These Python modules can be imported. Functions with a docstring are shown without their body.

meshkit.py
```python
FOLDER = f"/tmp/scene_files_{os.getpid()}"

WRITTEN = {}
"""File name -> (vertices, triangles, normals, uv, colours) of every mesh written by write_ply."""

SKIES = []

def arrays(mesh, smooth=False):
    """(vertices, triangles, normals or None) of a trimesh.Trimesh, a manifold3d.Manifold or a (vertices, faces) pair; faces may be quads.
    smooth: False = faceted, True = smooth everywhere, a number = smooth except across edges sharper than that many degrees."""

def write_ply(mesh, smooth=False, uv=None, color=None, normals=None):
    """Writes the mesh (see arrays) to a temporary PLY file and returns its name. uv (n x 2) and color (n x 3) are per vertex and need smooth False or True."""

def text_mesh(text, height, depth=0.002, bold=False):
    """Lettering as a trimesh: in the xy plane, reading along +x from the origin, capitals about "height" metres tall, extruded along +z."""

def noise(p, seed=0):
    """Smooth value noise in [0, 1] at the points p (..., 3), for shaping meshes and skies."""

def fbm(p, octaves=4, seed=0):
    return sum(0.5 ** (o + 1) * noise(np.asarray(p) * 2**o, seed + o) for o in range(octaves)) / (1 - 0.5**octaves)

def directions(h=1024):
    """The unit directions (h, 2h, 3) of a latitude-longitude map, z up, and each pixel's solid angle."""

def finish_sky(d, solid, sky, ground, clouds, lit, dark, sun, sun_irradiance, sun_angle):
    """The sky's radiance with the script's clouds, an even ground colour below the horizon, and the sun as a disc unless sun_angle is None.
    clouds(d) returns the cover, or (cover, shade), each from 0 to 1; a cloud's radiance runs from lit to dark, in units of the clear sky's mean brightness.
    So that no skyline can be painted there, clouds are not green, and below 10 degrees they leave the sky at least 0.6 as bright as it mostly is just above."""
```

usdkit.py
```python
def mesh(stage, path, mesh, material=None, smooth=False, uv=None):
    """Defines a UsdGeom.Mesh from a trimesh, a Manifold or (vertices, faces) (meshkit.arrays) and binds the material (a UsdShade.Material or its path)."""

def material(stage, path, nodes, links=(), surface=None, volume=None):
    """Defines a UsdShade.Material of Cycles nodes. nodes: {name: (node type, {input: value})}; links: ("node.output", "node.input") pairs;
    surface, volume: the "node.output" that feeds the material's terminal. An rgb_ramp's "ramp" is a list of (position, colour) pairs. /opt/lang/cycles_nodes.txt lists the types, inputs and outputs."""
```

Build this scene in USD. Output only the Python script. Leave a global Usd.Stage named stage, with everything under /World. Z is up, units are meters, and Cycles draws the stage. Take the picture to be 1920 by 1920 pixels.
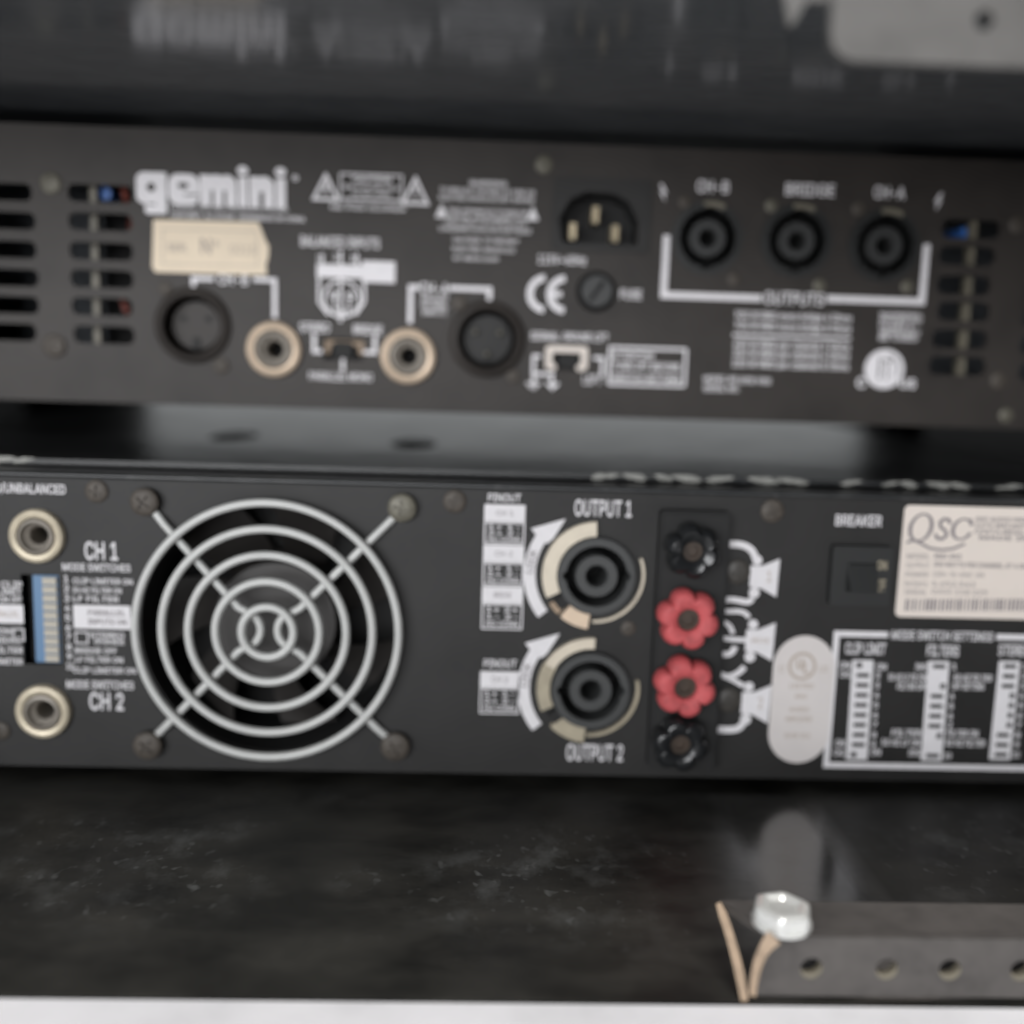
import math, random
import numpy as np, trimesh, usdkit, meshkit
from pxr import Usd, UsdGeom, UsdLux, Gf, Sdf, UsdShade
from shapely.geometry import Polygon, LineString, Point, box as sbox, MultiPolygon
from shapely.ops import unary_union
from shapely import affinity

random.seed(7)
rng = np.random.default_rng(7)
stage = Usd.Stage.CreateInMemory()
UsdGeom.SetStageUpAxis(stage, 'Z')
UsdGeom.SetStageMetersPerUnit(stage, 1.0)
UsdGeom.Xform.Define(stage, '/World')
UsdGeom.Scope.Define(stage, '/World/Looks')

# ------------------------------------------------------------------ camera
PITCH, YAW, ROLL, F = math.radians(8.70), math.radians(1.936), math.radians(1.784), 1900.0
CAM_Y = -0.2885
CF = np.array([math.sin(YAW) * math.cos(PITCH), math.cos(YAW) * math.cos(PITCH), -math.sin(PITCH)])
_R = np.array([math.cos(YAW), -math.sin(YAW), 0.0])
_U = np.cross(_R, CF)
CR = _R * math.cos(ROLL) + _U * math.sin(ROLL)
CU = _U * math.cos(ROLL) - _R * math.sin(ROLL)


def ray(px, py):
    return CF + CR * (px - 960) / F - CU * (py - 960) / F


def _z(px, py, y):
    d = ray(px, py)
    return d[2] * (y - CAM_Y) / d[1]


CAM_Z = -_z(960, 1467, 0.0)                    # the case floor is z = 0
EYE = np.array([0.0, CAM_Y, CAM_Z])


def on_y(px, py, y):
    d = ray(px, py)
    return EYE + d * (y - CAM_Y) / d[1]


def on_z(px, py, z):
    d = ray(px, py)
    return EYE + d * (z - CAM_Z) / d[2]


EXPOSURE = 0.8
cam = UsdGeom.Camera.Define(stage, '/World/camera')
m = Gf.Matrix4d(1.0)
for i, v in enumerate((CR, CU, -CF)):
    m.SetRow(i, Gf.Vec4d(*map(float, v), 0))
m.SetRow(3, Gf.Vec4d(*map(float, EYE), 1))
cam.AddTransformOp().Set(m)
cam.CreateHorizontalApertureAttr(36.0)
cam.CreateVerticalApertureAttr(36.0)
cam.CreateFocalLengthAttr(36.0 * F / 1920)
cam.CreateFStopAttr(4.1)
cam.CreateFocusDistanceAttr(0.2465)
cam.CreateClippingRangeAttr(Gf.Vec2f(0.005, 50))
cam.CreateExposureAttr(EXPOSURE)


# ------------------------------------------------------------------ lamps
def rect_light(name, pos, target, w, h, inten, color):
    l = UsdLux.RectLight.Define(stage, '/World/' + name)
    pos, target = np.array(pos, float), np.array(target, float)
    z = pos - target
    z /= np.linalg.norm(z)
    x = np.cross([0, 0, 1.0], z)
    x /= np.linalg.norm(x)
    y = np.cross(z, x)
    t = Gf.Matrix4d(1.0)
    for i, v in enumerate((x, y, z)):
        t.SetRow(i, Gf.Vec4d(*map(float, v), 0))
    t.SetRow(3, Gf.Vec4d(*map(float, pos), 1))
    l.AddTransformOp().Set(t)
    l.CreateWidthAttr(w)
    l.CreateHeightAttr(h)
    l.CreateIntensityAttr(inten)
    l.CreateColorAttr(Gf.Vec3f(*color))
    return l


rect_light('window_lamp', (-0.65, -1.75, 0.36), (0, 0, 0.12), 1.6, 0.9, 5.2, (0.97, 0.98, 1.0))
rect_light('ceiling_lamp', (0.22, -0.62, 1.55), (0.1, -0.3, 0.0), 0.8, 0.5, 11.0, (1.0, 0.965, 0.93))
# daylight that comes in through the open far side of the case, behind the two amplifiers
rect_light('far_side_daylight', (0.024, 0.56, 0.150), (0.024, 0.0, 0.150), 0.595, 0.12, 0.37, (0.95, 0.985, 1.0))

# ------------------------------------------------------------------ materials
LOOKS = '/World/Looks/'


def simple(name, color, rough=0.5, metal=0.0, ior=1.5, var=0.0, scale=60.0, bump=0.0, bscale=900.0, dark=None, **kw):
    p = {'base_color': color, 'roughness': rough, 'metallic': metal, 'ior': ior, **kw}
    nodes = {'p': ('principled_bsdf', p)}
    links = []
    if var or bump:
        nodes['g'] = ('geometry', {})
    if var:
        c2 = dark or tuple(x * (1 - var) for x in color)
        c1 = tuple(min(1, x * (1 + var * 0.6)) for x in color)
        nodes['n'] = ('noise_texture', {'scale': scale, 'detail': 6.0, 'roughness': 0.62})
        nodes['r'] = ('rgb_ramp', {'ramp': [(0.3, c2), (0.5, color), (0.72, c1)]})
        links += [('g.position', 'n.vector'), ('n.fac', 'r.fac'), ('r.color', 'p.base_color')]
    if bump:
        nodes['bn'] = ('noise_texture', {'scale': bscale, 'detail': 2.0})
        nodes['b'] = ('bump', {'strength': bump, 'distance': 0.0004})
        links += [('g.position', 'bn.vector'), ('bn.fac', 'b.height'), ('b.normal', 'p.normal')]
    return usdkit.material(stage, LOOKS + name, nodes, links, surface='p.BSDF')


M = {
    'panel_warm': simple('panel_warm', (0.0275, 0.0230, 0.0200), 0.55, ior=1.42, var=0.38, scale=38, bump=0.25, bscale=1500),
    'panel_cool': simple('panel_cool', (0.0152, 0.0147, 0.0142), 0.55, ior=1.42, var=0.34, scale=38, bump=0.25, bscale=1500),
    'chassis': simple('chassis', (0.012, 0.012, 0.013), 0.6),
    'interior': simple('interior', (0.03, 0.032, 0.036), 0.8),
    'print_white': simple('print_white', (0.78, 0.76, 0.78), 0.6, var=0.06, scale=400),
    'print_grey': simple('print_grey', (0.66, 0.645, 0.66), 0.6, var=0.06, scale=400),
    'print_dark': simple('print_dark', (0.09, 0.08, 0.10), 0.6),
    'cream_label': simple('cream_label', (0.74, 0.62, 0.46), 0.5, var=0.05, scale=90),
    'pale_label': simple('pale_label', (0.70, 0.63, 0.57), 0.42, var=0.04, scale=60),
    'oval_label': simple('oval_label', (0.60, 0.565, 0.55), 0.4, var=0.05, scale=60),
    'label_ink': simple('label_ink', (0.20, 0.18, 0.19), 0.6),
    'label_ink_soft': simple('label_ink_soft', (0.40, 0.34, 0.29), 0.6),
    'black_plastic': simple('black_plastic', (0.016, 0.017, 0.017), 0.42, bump=0.1),
    'black_gloss': simple('black_gloss', (0.014, 0.015, 0.016), 0.22),
    'black_soft': simple('black_soft', (0.026, 0.027, 0.027), 0.5),
    'grey_plastic': simple('grey_plastic', (0.040, 0.042, 0.042), 0.5),
    'matt_black': simple('matt_black', (0.006, 0.006, 0.006), 0.7),
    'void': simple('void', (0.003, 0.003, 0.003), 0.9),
    'jack_nut': simple('jack_nut', (0.62, 0.49, 0.365), 0.38, metal=0.25, var=0.12, scale=250),
    'jack_aged': simple('jack_aged', (0.60, 0.53, 0.40), 0.42, metal=0.25, var=0.2, scale=250),
    'jack_bushing': simple('jack_bushing', (0.36, 0.33, 0.29), 0.4, metal=0.4),
    'wire_metal': simple('wire_metal', (0.50, 0.505, 0.49), 0.45, metal=0.1, var=0.08, scale=120),
    'latch_cream': simple('latch_cream', (0.58, 0.52, 0.42), 0.45, metal=0.15, var=0.1, scale=200),
    'brass': simple('brass', (0.36, 0.30, 0.20), 0.3, metal=0.5),
    'screw_dull': simple('screw_dull', (0.066, 0.056, 0.046), 0.6, metal=0.1, var=0.3, scale=500),
    'bore_brown': simple('bore_brown', (0.040, 0.026, 0.017), 0.6, var=0.4, scale=600),
    'screw_dark': simple('screw_dark', (0.045, 0.041, 0.036), 0.5),
    'screw_bright': simple('screw_bright', (0.13, 0.122, 0.095), 0.5, metal=0.2, var=0.3, scale=500),
    'red_plastic': simple('red_plastic', (0.47, 0.080, 0.085), 0.68, var=0.3, scale=260),
    'blue_plastic': simple('blue_plastic', (0.09, 0.185, 0.32), 0.45),
    'blue_cap': simple('blue_cap', (0.06, 0.20, 0.62), 0.4),
    'red_wire': simple('red_wire', (0.15, 0.032, 0.02), 0.5),
    'heat_sink': simple('heat_sink', (0.155, 0.14, 0.105), 0.5, var=0.25, scale=200),
    'inner_board': simple('inner_board', (0.045, 0.05, 0.056), 0.8, var=0.4, scale=120),
    'tan_metal': simple('tan_metal', (0.34, 0.30, 0.22), 0.5, var=0.2, scale=200),
    'toggle_white': simple('toggle_white', (0.40, 0.37, 0.31), 0.5),
    'rust_edge': simple('rust_edge', (0.30, 0.22, 0.15), 0.6, var=0.25, scale=350),
    'rail_steel': simple('rail_steel', (0.080, 0.074, 0.070), 0.36, metal=0.15, var=0.35, scale=110, bump=0.1),
    'bracket_steel': simple('bracket_steel', (0.15, 0.146, 0.14), 0.4, metal=0.25, var=0.25, scale=60),
    'zinc': simple('zinc', (0.72, 0.73, 0.71), 0.26, metal=0.45, var=0.06, scale=200),
    'bare_metal': simple('bare_metal', (0.27, 0.27, 0.25), 0.5, metal=0.2, var=0.2, scale=300),
    'white_cloth': simple('white_cloth', (0.70, 0.705, 0.735), 0.8, var=0.14, scale=30),
    'fan_blade': simple('fan_blade', (0.034, 0.031, 0.029), 0.5, var=0.2, scale=120),
}


def worn_black(name, base, rough, ior, scuff, seed, dust, bands, rough_left=None):
    """black lacquer with dust, cloudy smears and pale scuffs"""
    n = {
        'g': ('geometry', {}),
        'map': ('mapping', {'location': (seed, seed * 2, 0), 'scale': (1, 1.6, 1)}),
        'cloud': ('noise_texture', {'scale': 34.0, 'detail': 4.0, 'roughness': 0.6}),
        'cr': ('rgb_ramp', {'ramp': [(0.36, base), (0.72, dust)]}),
        'map2': ('mapping', {'location': (seed * 3, 0, 0), 'scale': (1, 0.75, 1)}),
        'sc': ('noise_texture', {'scale': 95.0, 'detail': 4.0, 'roughness': 0.6}),
        'sr': ('rgb_ramp', {'ramp': [(0.50, (0, 0, 0)), (0.82, (1, 1, 1))]}),
        'reg': ('noise_texture', {'scale': 17.0, 'detail': 2.0}),
        'rr': ('rgb_ramp', {'ramp': [(0.44, (0, 0, 0)), (0.62, (1, 1, 1))]}),
        'sep': ('separate_xyz', {}),
        'band': ('map_range', {'from_min': bands[0], 'from_max': bands[1], 'to_min': 0.0, 'to_max': 1.0, 'clamp': True}),
        'band2': ('map_range', {'from_min': bands[3], 'from_max': bands[2], 'to_min': 0.0, 'to_max': 1.0, 'clamp': True}),
        'm1': ('math', {'math_type': 'multiply'}), 'm2': ('math', {'math_type': 'multiply'}), 'm3': ('math', {'math_type': 'multiply'}),
        'mx': ('mix_color', {'b': scuff}),
        'sp': ('noise_texture', {'scale': 330.0, 'detail': 1.0}),
        'spr': ('rgb_ramp', {'ramp': [(0.63, (0, 0, 0)), (0.80, (1, 1, 1))]}),
        'm4': ('math', {'math_type': 'multiply'}), 'm5': ('math', {'math_type': 'multiply'}), 'm6': ('math', {'math_type': 'multiply'}),
        'mx2': ('mix_color', {'b': tuple(1.1 * x for x in scuff)}),
        'rn': ('rgb_ramp', {'ramp': [(0.3, (rough * 0.92,) * 3), (0.7, (rough * 1.12,) * 3)]}),
        'p': ('principled_bsdf', {'ior': ior}),
    }
    links = [('g.position', 'map.vector'), ('map.vector', 'cloud.vector'), ('cloud.fac', 'cr.fac'), ('g.position', 'map2.vector'), ('map2.vector', 'sc.vector'),
             ('sc.fac', 'sr.fac'), ('map.vector', 'reg.vector'), ('reg.fac', 'rr.fac'), ('g.position', 'sep.vector'), ('sep.y', 'band.value'), ('sep.y', 'band2.value'),
             ('sr.color', 'm1.value1'), ('rr.color', 'm1.value2'), ('m1.value', 'm2.value1'), ('band.result', 'm2.value2'), ('m2.value', 'm3.value1'), ('band2.result', 'm3.value2'),
             ('m3.value', 'mx.fac'), ('cr.color', 'mx.a'), ('map2.vector', 'sp.vector'), ('sp.fac', 'spr.fac'), ('spr.color', 'm4.value1'), ('rr.color', 'm4.value2'), ('m4.value', 'm5.value1'), ('band.result', 'm5.value2'), ('m5.value', 'm6.value1'), ('band2.result', 'm6.value2'), ('m6.value', 'mx2.fac'), ('mx.result', 'mx2.a'), ('mx2.result', 'p.base_color'), ('cloud.fac', 'rn.fac')]
    if rough_left:
        # the board is dusty and dull but for a rubbed patch that still has its gloss
        n['xr'] = ('map_range', {'from_min': 0.055, 'from_max': 0.075, 'to_min': rough_left / rough, 'to_max': 1.0, 'clamp': True})
        n['xr2'] = ('map_range', {'from_min': 0.094, 'from_max': 0.103, 'to_min': 1.0, 'to_max': rough_left / rough, 'clamp': True})
        n['io'] = ('map_range', {'from_min': 1.0, 'from_max': rough_left / rough, 'to_min': ior, 'to_max': 1.45, 'clamp': True})
        n['mxx'] = ('math', {'math_type': 'maximum'})
        n['rm'] = ('math', {'math_type': 'multiply'})
        links += [('sep.x', 'xr.value'), ('sep.x', 'xr2.value'), ('xr.result', 'mxx.value1'), ('xr2.result', 'mxx.value2'), ('mxx.value', 'rm.value2'), ('mxx.value', 'io.value'), ('io.result', 'p.ior'), ('rn.color', 'rm.value1'), ('rm.value', 'p.roughness')]
    else:
        links += [('rn.color', 'p.roughness')]
    return usdkit.material(stage, LOOKS + name, n, links, surface='p.BSDF')


M['case_floor'] = worn_black('case_floor', (0.006, 0.006, 0.005), 0.17, 2.15, (0.085, 0.089, 0.088), 1.3, (0.030, 0.029, 0.025), (-0.095, -0.06, -0.03, 0.0), 0.46)
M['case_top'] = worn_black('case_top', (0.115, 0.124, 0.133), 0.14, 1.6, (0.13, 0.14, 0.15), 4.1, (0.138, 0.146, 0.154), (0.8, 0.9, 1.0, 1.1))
M['case_side'] = simple('case_side', (0.012, 0.012, 0.012), 0.6)
M['lid_black'] = worn_black('lid_black', (0.026, 0.027, 0.0275), 0.32, 1.5, (0.06, 0.06, 0.06), 2.2, (0.024, 0.026, 0.028), (-0.3, -0.2, 0.9, 1.0))


# ------------------------------------------------------------------ prims
_used = {}


def numbered(parent, name):
    k = _used.get((parent, name), 0)
    _used[(parent, name)] = k + 1
    return f'{parent}/{name}' if k == 0 else f'{parent}/{name}_{k:03d}'


def tag(prim, label=None, cat=None, group=None, kind=None):
    for k, v in (('label', label), ('category', cat), ('group', group), ('kind', kind)):
        if v:
            prim.SetCustomDataByKey(k, v)


class Thing:
    """an Xform at the thing's base; parts are given in panel space: a right, b up (world z), c out of the panel towards the viewer"""

    def __init__(self, name, label, cat, y, zbase):
        self.path = numbered('/World', name)
        self.y, self.zb = y, zbase
        x = UsdGeom.Xform.Define(stage, self.path)
        x.AddTranslateOp().Set(Gf.Vec3d(0, y, zbase))
        tag(x.GetPrim(), label, cat)

    def add(self, name, mesh, mat, parent=None, label=None, smooth=False, kind=None):
        if isinstance(mesh, (list, tuple)):
            mesh = trimesh.util.concatenate([q for q in mesh if q is not None])
        v = np.array(mesh.vertices)
        w = np.column_stack([v[:, 0], -v[:, 2], v[:, 1] - self.zb])
        path = numbered(parent or self.path, name)
        p = usdkit.mesh(stage, path, trimesh.Trimesh(w, mesh.faces, process=False), M[mat], smooth=smooth)
        tag(p.GetPrim(), label, kind=kind)
        return path

    def at(self, px, py, c=0.0):
        p = on_y(px, py, self.y - c)
        return np.array([p[0], p[2]])

    def frame(self, px, py, c=0.0):
        o = self.at(px, py, c)
        sx = np.linalg.norm(self.at(px + 5, py, c) - self.at(px - 5, py, c)) / 10
        sy = np.linalg.norm(self.at(px, py + 5, c) - self.at(px, py - 5, c)) / 10
        return Frame(o, sx, sy)


class Frame:
    def __init__(self, o, sx, sy):
        self.o, self.sx, self.sy = o, sx, sy

    def __call__(self, geom):
        return affinity.affine_transform(geom, [self.sx, 0, 0, self.sy, self.o[0], self.o[1]])


def polys(g):
    if g.is_empty:
        return []
    return [q for q in getattr(g, 'geoms', [g]) if q.geom_type == 'Polygon' and q.area > 1e-12]


def ex(geom, c0, c1):
    out = []
    for q in polys(geom):
        e = trimesh.creation.extrude_polygon(q, c1 - c0, engine='earcut')
        e.apply_translation([0, 0, c0])
        out.append(e)
    return trimesh.util.concatenate(out)


PRINT0, PRINT1 = -0.0001, 0.00012
_tc = {}


def raw_text(s, bold):
    if (s, bold) not in _tc:
        _tc[(s, bold)] = meshkit.text_mesh(s, 1.0, 1.0, bold)
    return _tc[(s, bold)]


def text(th, s, px, py, w, h, bold=False, c=0.0, slant=0.0, rot=0.0):
    """lettering centred at (px, py), w wide and capitals h tall, measured on the panel"""
    f = th.frame(px, py, c)
    t = raw_text(s, bold).copy()
    v = t.vertices
    x0, x1 = v[:, 0].min(), v[:, 0].max()
    u = (v[:, 0] - (x0 + x1) / 2) / (x1 - x0) * w
    k = (v[:, 1] - 0.5) * h
    u = u + slant * k
    cr, sr = math.cos(rot), math.sin(rot)
    t.vertices = np.column_stack([f.o[0] + (u * cr - k * sr) * f.sx, f.o[1] + (u * sr + k * cr) * f.sy, c + PRINT0 + v[:, 2] * (PRINT1 - PRINT0)])
    return t


def prt(geom, c=0.0):
    return ex(geom, c + PRINT0, c + PRINT1)


def line(th, pts, w, c=0.0, closed=False, snap=True):
    """a printed rule through points of the panel, w wide; nearly level or upright runs are made exactly so"""
    q = np.array([th.at(*p, c) for p in pts])
    if snap:
        for i in range(len(q) - 1):
            d = np.abs(q[i + 1] - q[i])
            k = 1 if d[1] < 0.16 * d[0] else 0 if d[0] < 0.16 * d[1] else None
            if k is not None:
                q[i + 1][k] = q[i][k]
    if closed:
        q[-1] = q[0]
    s = th.frame(*pts[0], c).sx
    return LineString(q).buffer(w * s / 2, cap_style='flat', join_style='mitre')


def quad(th, x0, y0, x1, y1, c=0.0):
    """an upright rectangle of the panel whose centre and size are those of the given outline"""
    f = th.frame((x0 + x1) / 2, (y0 + y1) / 2, c)
    return f(sbox(-(x1 - x0) / 2, -(y1 - y0) / 2, (x1 - x0) / 2, (y1 - y0) / 2))


def rounded(g, r):
    return g.buffer(-r).buffer(r)


def circle(f, r, n=24):
    """a true circle of r (measured along the panel) at the frame's origin"""
    return Point(*f.o).buffer(r * f.sx, n)


def lathe(o, prof, n=48):
    """prof: (radius, c) pairs in metres"""
    m = trimesh.creation.revolve(np.array(prof), sections=n)
    if m.volume < 0:
        m.invert()
    m.apply_translation([o[0], o[1], 0])
    return m


def tube(path, r, n=10, closed=False):
    p = np.asarray(path, float)
    k = len(p)
    t = np.roll(p, -1, 0) - np.roll(p, 1, 0)
    if not closed:
        t[0], t[-1] = p[1] - p[0], p[-1] - p[-2]
    t /= np.linalg.norm(t, axis=1, keepdims=True)
    up = np.array([0, 0, 1.0])
    a = np.cross(t, up)
    bad = np.linalg.norm(a, axis=1) < 1e-3
    a[bad] = [1, 0, 0]
    a /= np.linalg.norm(a, axis=1, keepdims=True)
    b = np.cross(a, t)
    ang = np.linspace(0, 2 * math.pi, n, endpoint=False)
    v = (p[:, None] + r * (a[:, None] * np.cos(ang)[None, :, None] + b[:, None] * np.sin(ang)[None, :, None])).reshape(-1, 3)
    f = []
    for i in range(k if closed else k - 1):
        for j in range(n):
            q = (i * n + j, i * n + (j + 1) % n, ((i + 1) % k) * n + (j + 1) % n, ((i + 1) % k) * n + j)
            f += [(q[0], q[1], q[2]), (q[0], q[2], q[3])]
    if not closed:
        v = np.vstack([v, p[0], p[-1]])
        for j in range(n):
            f += [(k * n, (j + 1) % n, j), (k * n + 1, (k - 1) * n + j, (k - 1) * n + (j + 1) % n)]
    m = trimesh.Trimesh(v, f, process=False)
    if m.volume < 0:
        m.invert()
    return m


def cbox(a0, a1, b0, b1, c0, c1):
    m = trimesh.creation.box([a1 - a0, b1 - b0, c1 - c0])
    m.apply_translation([(a0 + a1) / 2, (b0 + b1) / 2, (c0 + c1) / 2])
    return m


def _screw():
    """unit pan head, radius 1, with a cross recess"""
    head = trimesh.creation.revolve(np.array([(0, -0.3), (1.0, -0.3), (1.0, 0.12), (0.93, 0.26), (0.75, 0.4), (0.45, 0.49), (0, 0.52)]), sections=28)
    if head.volume < 0:
        head.invert()
    for e in ((1.1, 0.2, 0.5), (0.2, 1.1, 0.5)):
        b = trimesh.creation.box(e)
        b.apply_translation([0, 0, 0.46])
        head = trimesh.boolean.difference([head, b], engine='manifold')
    return head


SCREW = _screw()


def screw(th, px, py, r, mat, turn=0.4, parent=None, c=0.0, label=None):
    f = th.frame(px, py, c)
    m = SCREW.copy()
    m.apply_transform(trimesh.transformations.rotation_matrix(turn, [0, 0, 1]))
    m.apply_scale([r * f.sx, r * f.sx, r * f.sx * 0.6])
    m.apply_translation([f.o[0], f.o[1], c + 0.0001])
    return th.add('screw', m, mat, parent, smooth=35, label=label)


def sector(r0, r1, a0, a1, n=40):
    """ring sector, angles in degrees, local units"""
    t = np.radians(np.linspace(a0, a1, n))
    o = np.column_stack([np.cos(t), np.sin(t)])
    return Polygon(np.vstack([o * r1, (o * r0)[::-1]]))


def socket_hole(f, r):
    return Point(*f.o).buffer(r * f.sx, 24)


# ================================================================== the case
FRONT_Y = on_z(960, 1876, 0.0)[1]              # front edge of the floor board


def ceiling_height():
    # the underside of the top board mirrors the panel lettering: find the height that does so
    lo, hi = 0.17, 0.24
    p = on_y(1337, 349, UP_Y)
    for _ in range(60):
        mid = (lo + hi) / 2
        q = np.array([p[0], p[1], 2 * mid - p[2]]) - EYE
        py = 960 - F * (q @ CU) / (q @ CF)
        lo, hi = (mid, hi) if py > 137 else (lo, mid)
    return (lo + hi) / 2


LOW_Y = 0.0
LOW_TOP, LOW_BOT = on_y(960, 914, LOW_Y)[2], on_y(960, 1451, LOW_Y)[2]
UP_Y = 0.0545
UP_TOP, UP_BOT = on_y(960, 266, UP_Y)[2], on_y(960, 777, UP_Y)[2]
CEIL = ceiling_height()
print('heights', LOW_TOP - LOW_BOT, UP_TOP - UP_BOT, 'gap', UP_BOT - LOW_TOP, 'ceil', CEIL, UP_TOP, 'front', FRONT_Y, 'floor-bottom', LOW_BOT)


class Case(Thing):
    pass


def wmesh(th, name, mesh, mat, parent=None, label=None, smooth=False):
    """a part given in world coordinates"""
    v = np.array(mesh.vertices) - [0, th.y, th.zb]
    path = numbered(parent or th.path, name)
    p = usdkit.mesh(stage, path, trimesh.Trimesh(v, mesh.faces, process=False), M[mat], smooth=smooth)
    tag(p.GetPrim(), label)
    return path


def wbox(x0, x1, y0, y1, z0, z1):
    b = trimesh.creation.box([x1 - x0, y1 - y0, z1 - z0])
    b.apply_translation([(x0 + x1) / 2, (y0 + y1) / 2, (z0 + z1) / 2])
    return b


gm = trimesh.creation.box([1.6, 0.36, 0.02])
gm.apply_translation([0, FRONT_Y - 0.1805, -0.0103])
g = usdkit.mesh(stage, '/World/ground', gm, M['white_cloth'])
tag(g.GetPrim(), 'bright white floor surface under the black equipment case', 'floor', kind='structure')

case = Case('equipment_case', 'black worn equipment case around both amplifiers, with a steel strip bolted to its floor', 'equipment case', 0.0, -0.018)
B = 0.46
wmesh(case, 'floor_board', wbox(-0.33, 0.33, FRONT_Y, B, -0.018, 0.0), 'case_floor', label='scuffed glossy black floor board')
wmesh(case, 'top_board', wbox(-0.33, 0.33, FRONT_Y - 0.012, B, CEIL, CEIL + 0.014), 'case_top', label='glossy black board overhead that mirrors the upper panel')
wmesh(case, 'side_board', wbox(-0.345, -0.331, FRONT_Y, B, -0.018, CEIL + 0.014), 'case_side')
wmesh(case, 'side_board', wbox(0.331, 0.345, FRONT_Y, B, -0.018, CEIL + 0.014), 'case_side')


def xprism(poly_yz, x0, x1):
    e = trimesh.creation.extrude_polygon(poly_yz, x1 - x0, engine='earcut')
    v = e.vertices
    e = trimesh.Trimesh(np.column_stack([v[:, 2] + x0, v[:, 0], v[:, 1]]), e.faces, process=False)
    if e.volume < 0:
        e.invert()
    return e


# the steel strip along the front edge of the floor
ry = FRONT_Y + 0.0012
rz = on_y(1500, 1757, ry)[2]                   # its upper edge
rback = on_z(1500, 1689, rz)[1]
xl = on_y(1437, 1800, ry)[0]
RX1 = 0.30
face_poly = [(xl + 0.0006, rz), (RX1, rz), (RX1, 0.0008)]
bl = on_y(1408, 1868, ry)[0]
face_poly += [(bl, 0.0008), (bl + 0.0004, 0.004), (xl - 0.0022, 0.0085), (xl - 0.0008, rz - 0.002)]
holes_px = [(1522, 1814), (1663, 1815), (1782, 1814), (1916, 1814)]
facep = Polygon(face_poly)
hole_c = [on_y(px, py, ry) for px, py in holes_px]
step = hole_c[1][0] - hole_c[0][0]
hole_xz = [(p[0], (rz + 0.0008) * 0.47) for p in hole_c] + [(hole_c[3][0] + step * (i + 1), (rz + 0.0008) * 0.47) for i in range(5)]
HR = 0.0023
for hx, hz in hole_xz:
    facep = facep.difference(Point(hx, hz).buffer(HR, 12))


def yplate(poly_xz, y0, y1):
    e = trimesh.creation.extrude_polygon(poly_xz, y1 - y0, engine='earcut')
    v = e.vertices
    e = trimesh.Trimesh(np.column_stack([v[:, 0], y1 - v[:, 2], v[:, 1]]), e.faces, process=False)
    if e.volume < 0:
        e.invert()
    return e


fl = on_z(1352, 1692, rz)[0]
rail = wmesh(case, 'rack_strip', yplate(facep, ry, ry + 0.0016), 'rail_steel', label='grey perforated steel strip bolted to the case floor')
flange = Polygon([(fl, rback), (RX1, rback), (RX1, ry + 0.0017), (xl + 0.0006, ry + 0.0017)])
fm = trimesh.creation.extrude_polygon(flange, 0.0016, engine='earcut')
fm.apply_translation([0, 0, rz - 0.0017])
wmesh(case, 'flange', fm, 'rail_steel', rail)
bend = tube([(xl + 0.0006, ry + 0.0014, rz - 0.0013), (RX1, ry + 0.0014, rz - 0.0013)], 0.00145, 12)
wmesh(case, 'bend', bend, 'rail_steel', rail, smooth=40)
# the dark web behind the open end, and its tan cut edges
for hx, hz in hole_xz[:5]:
    rim = Point(hx, hz).buffer(HR - 0.00005, 16).difference(Point(hx - 0.0003, hz + 0.0011).buffer(HR, 16))
    wmesh(case, 'hole_rim', yplate(rim, ry + 0.0001, ry + 0.0019), 'heat_sink', rail)


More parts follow.
